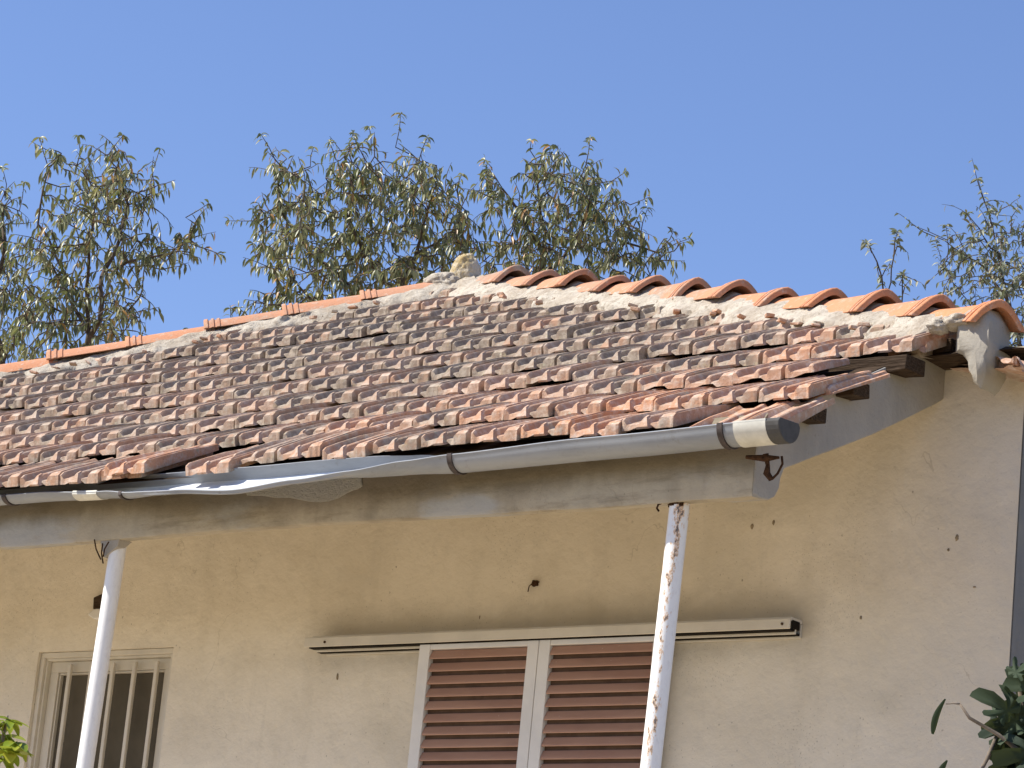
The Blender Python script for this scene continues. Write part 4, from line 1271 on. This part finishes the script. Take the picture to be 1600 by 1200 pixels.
tree('willow_leaved_tree', 'thin grey-green tree with sparse foliage at the right edge, past the last hip tile', 'tree', 24.0, (1625, 760),
     [[(1625, 760, 0), (1610, 620, 0), (1590, 520, 0), (1568, 440, 0), (1550, 350, 0), (1528, 282, 0)],
      [(1575, 470, 0), (1540, 420, .1), (1490, 385, .1), (1425, 352, .1)], [(1555, 400, 0), (1525, 345, 0), (1512, 335, 0)],
      [(1600, 560, 0), (1560, 530, .2), (1510, 470, .2)], [(1610, 600, 0), (1630, 480, 0), (1620, 380, 0)]],
     [(1495, 385, 35, 28), (1520, 430, 55, 40), (1570, 410, 50, 60), (1590, 470, 50, 60), (1560, 530, 45, 35), (1590, 560, 35, 60), (1480, 430, 22, 40), (1500, 480, 40, 25), (1600, 390, 30, 50), (1560, 340, 30, 30), (1640, 450, 40, 120)],
     560, 0.064, M['leaf_far'], M['bark'], 15, 0.7, 2.0,
     [(1550, 350, 1528, 280, 12), (1480, 375, 1422, 350, 5), (1525, 360, 1510, 334, 6), (1482, 390, 1478, 352, 14), (1470, 430, 1462, 376, 18), (1520, 380, 1522, 372, 8), (1580, 340, 1592, 322, 10)],
     droop=0.55, leaf_w=0.30, twig_len=0.16)
tree('young_sapling', 'pair of thin leafy shoots rising behind the hip tiles on the right', 'sapling', 22.0, (1395, 640),
     [[(1395, 640, 0), (1392, 520, 0), (1388, 460, 0), (1398, 400, 0), (1400, 372, 0)], [(1390, 500, 0), (1384, 452, 0), (1370, 410, 0), (1358, 385, 0)],
      [(1400, 520, 0), (1412, 460, 0), (1410, 430, 0)]],
     [(1360, 390, 10, 12), (1372, 425, 12, 14), (1400, 385, 12, 16), (1412, 440, 14, 16), (1378, 450, 10, 12), (1420, 462, 12, 10)],
     26, 0.060, M['leaf_far'], M['bark'], 16, 0.15, 2.2,
     [(1362, 395, 1355, 380, 12), (1398, 395, 1402, 362, 14), (1405, 445, 1412, 428, 12), (1425, 480, 1432, 470, 3)], droop=0.4, leaf_w=0.3, trunk_r=0.012, twig_len=0.10)

# ------------------------------------------------------------------ fig branch at the lower right
def fig_leaf(mb, p, d, nrm, L, rr, lobes=5):
    d = d.normalized(); nrm = (nrm-d*nrm.dot(d)).normalized(); s = d.cross(nrm)
    # outline of a lobed leaf in polar form round the leaf base
    pts = []
    N = 48
    for i in range(N):
        a = -math.pi+2*math.pi*i/N
        r = 0.30
        for (c0, w0, l0) in ((0, 0.30, 1.0), (0.85, 0.27, 0.82), (-0.85, 0.27, 0.82), (1.75, 0.32, 0.5), (-1.75, 0.32, 0.5)):
            r = max(r, l0*math.exp(-((a-c0)/w0)**4*0.7) if abs(a-c0) < 0.8 else 0)
        if abs(a) > 2.75: r *= 0.55
        pts.append((r*math.cos(a)*L, r*math.sin(a)*L, r))
    vs = [p]
    fold = rr.uniform(0.15, 0.5); curl = rr.uniform(0.1, 0.6)
    for k in (0.5, 1.0):
        for x, y, r in pts:
            xx, yy = x*k, y*k
            z = fold*abs(yy) - curl*(xx*xx+yy*yy)/L + 0.015*math.sin(yy*90)*k
            vs.append(p+d*xx+s*yy+nrm*z)
    fs = [(0, 1+i, 1+(i+1) % N) for i in range(N)] + [(1+i, 1+N+i, 1+N+(i+1) % N, 1+(i+1) % N) for i in range(N)]
    t = (rr.random(), rr.random()*0.9, 0.5)
    mb.add(vs, fs, 0, t)
fig_d = 7.4
fp = lambda x, y, dz=0.0: Vector(at_dist(x, y, fig_d+dz))
fb = fp(1720, 1500)
fig = empty('fig_tree', (fb.x, fb.y, 0)); tag(fig, 'dark fig branch with lobed leaves in front of the right corner of the wall', 'fig tree')
rr = random.Random(5)
bm_, lm = MB(), MB()
trunk = [Vector((fb.x, fb.y, 0)), Vector((fb.x+0.03, fb.y, 0.7)), fb]
bm_.tube(trunk+[fp(1660, 1330), fp(1620, 1230), fp(1600, 1120, .05), fp(1590, 1060, .05)], [0.05, 0.04, 0.03, 0.012, 0.009, 0.006, 0.004], 9)
bm_.tube([fp(1680, 1380), fp(1600, 1290), fp(1530, 1210), fp(1545, 1180, .02), fp(1557, 1150, .03)], [0.016, 0.008, 0.006, 0.005, 0.004], 8)
bm_.tube([fp(1650, 1310), fp(1600, 1180), fp(1560, 1148), fp(1515, 1122), fp(1500, 1100)], [0.014, 0.006, 0.0045, 0.004, 0.003], 8)
bm_.tube([fp(1500, 1100), fp(1490, 1099), fp(1478, 1100)], [0.0022, 0.0015, 0.0012], 6)
view = -Vector(_f)
U, RT = Vector(CU), Vector(CR)
def fl(x, y, ang, size, dz=0.0, face=0.6, j=0.0):
    p = fp(x, y, dz); d = (RT*math.cos(ang)+U*math.sin(ang)) + view*rr.uniform(-0.25, 0.25)
    nrm = view*face*1.6 + U*0.5 + RT*rr.uniform(-0.3, 0.3)
    fig_leaf(lm, p, d, nrm, size, rr)
# edge-on folded leaf on the long petiole
def slim(p0, p1, w, bend):
    a, b = p0, p1; ax = (b-a); L = ax.length; axn = ax.normalized(); s = axn.cross(view).normalized()
    vs = []
    n = 14
    for i in range(n+1):
        t = i/n; c = a+ax*t+s*bend*math.sin(math.pi*t)
        ww = w*math.sin(math.pi*min(1, 0.06+0.90*t))**0.6*(0.55+0.55*t)
        vs += [c-s*ww, c+view*ww*0.5, c+s*ww]
    fs = []
    for i in range(n): 
        a_ = 3*i; fs += [(a_, a_+1, a_+4, a_+3), (a_+1, a_+2, a_+5, a_+4)]
    lm.add(vs, fs, 0, (0.9, 0.2, 0.5))
slim(fp(1477, 1092), fp(1457, 1147), 0.0085, 0.006)
slim(fp(1480, 1188), fp(1466, 1215), 0.008, 0.002)
for a in ((1562, 1105, 2.4, 0.080, 0), (1575, 1120, 3.4, 0.085, .02), (1560, 1130, -2.0, 0.085, .03), (1590, 1090, 1.9, 0.085, .05), (1600, 1110, -1.2, 0.10, .02),
          (1585, 1150, -2.3, 0.085, .05), (1620, 1070, 2.8, 0.09, .0), (1600, 1170, 3.3, 0.09, -.03), (1595, 1190, -1.9, 0.095, .04), (1640, 1120, 3.0, 0.1, .06),
          (1625, 1180, -0.5, 0.1, .0), (1640, 1230, 2.4, 0.1, .0), (1570, 1215, -1.0, 0.09, .05), (1560, 1165, -1.3, 0.08, .03), (1590, 1135, -0.4, 0.09, .06), (1610, 1200, -2.6, 0.09, .04), (1580, 1195, 2.6, 0.07, .06), (1600, 1060, 1.2, 0.06, .02), (1575, 1045, 0.6, 0.05, .0)):
    x, y, ang, size, dz = a
    fl(x+12, y+6, ang, size*0.98, dz)
# more of the same plant beyond the frame, so that it does not end at the picture's edge
for i in range(60):
    x, y = rr.uniform(1620, 2000), rr.uniform(1050, 1700)
    fl(x, y, rr.uniform(0, 6.28), rr.uniform(0.07, 0.11), rr.uniform(-0.3, 0.3))
off = Vector((fb.x, fb.y, 0))
for q, nm, mt in ((bm_, 'trunk', M['bark_pale']), (lm, 'crown', M['leaf_fig'])):
    q.v = [tuple(Vector(p)-off) for p in q.v]
    o = q.build(nm, mt, smooth=1, fix=False); o.parent = fig

# ------------------------------------------------------------------ bright shrub at the lower left
sd = 7.2
spt = lambda x, y, dz=0.0: Vector(at_dist(x, y, sd+dz))
sb = spt(-60, 1500)
shrub = empty('green_shrub', (sb.x, sb.y, 0)); tag(shrub, 'sunlit yellow-green shrub tip at the lower left edge', 'shrub')
rr = random.Random(9)
bm_, lm = MB(), MB()
bm_.tube([Vector((sb.x, sb.y, 0)), Vector((sb.x, sb.y+0.02, 0.8)), sb, spt(-20, 1300), spt(-5, 1200), spt(5, 1150), spt(12, 1118)], [0.03, 0.024, 0.016, 0.009, 0.006, 0.004, 0.002], 8)
def oval(p, d, L, w, nr):
    d = d.normalized(); nr = (nr-d*nr.dot(d)).normalized(); s = d.cross(nr)
    vs = []; n = 10; cv = rr.uniform(0.1, 0.9)
    for i in range(n+1):
        t = i/n; ww = w*math.sin(math.pi*min(1, 0.04+0.93*t**0.8))**0.75
        c = p+d*L*t-nr*cv*L*t*t*0.5
        vs += [c-s*ww+nr*ww*0.35, c, c+s*ww+nr*ww*0.35]
    fs = []
    for i in range(n):
        a_ = 3*i; fs += [(a_, a_+1, a_+4, a_+3), (a_+1, a_+2, a_+5, a_+4)]
    lm.add(vs, fs, 0, (rr.random(), rr.random(), 0.5))
def whorl(x, y, dz, n, L, w):
    c = spt(x, y, dz)
    for k in range(n):
        a = 2*math.pi*k/n+rr.uniform(-.4, .4)
        d = Vector((math.cos(a), math.sin(a), rr.uniform(-0.75, 0.45)))
        oval(c, d, L*rr.uniform(0.7, 1.15), w*rr.uniform(0.8, 1.2), Vector((0, 0, 1))+d*0.3)
whorl(16, 1126, 0, 9, 0.050, 0.012); whorl(4, 1150, .03, 9, 0.058, 0.014); whorl(24, 1160, -.03, 8, 0.052, 0.013); whorl(14, 1178, -.05, 8, 0.055, 0.014); whorl(8, 1185, 0.02, 8, 0.055, 0.012)
whorl(-12, 1128, 0, 7, 0.05, 0.011); whorl(-20, 1180, .05, 8, 0.055, 0.012); whorl(-5, 1215, 0, 8, 0.055, 0.012)
for i in range(26):
    whorl(rr.uniform(-180, 0), rr.uniform(1200, 1500), rr.uniform(-.2, .2), 8, 0.055, 0.012)
off = Vector((sb.x, sb.y, 0))
for q, nm, mt in ((bm_, 'stem', M['bark_pale']), (lm, 'foliage', M['leaf_bush'])):
    q.v = [tuple(Vector(p)-off) for p in q.v]
    o = q.build(nm, mt, smooth=1, fix=False); o.parent = shrub
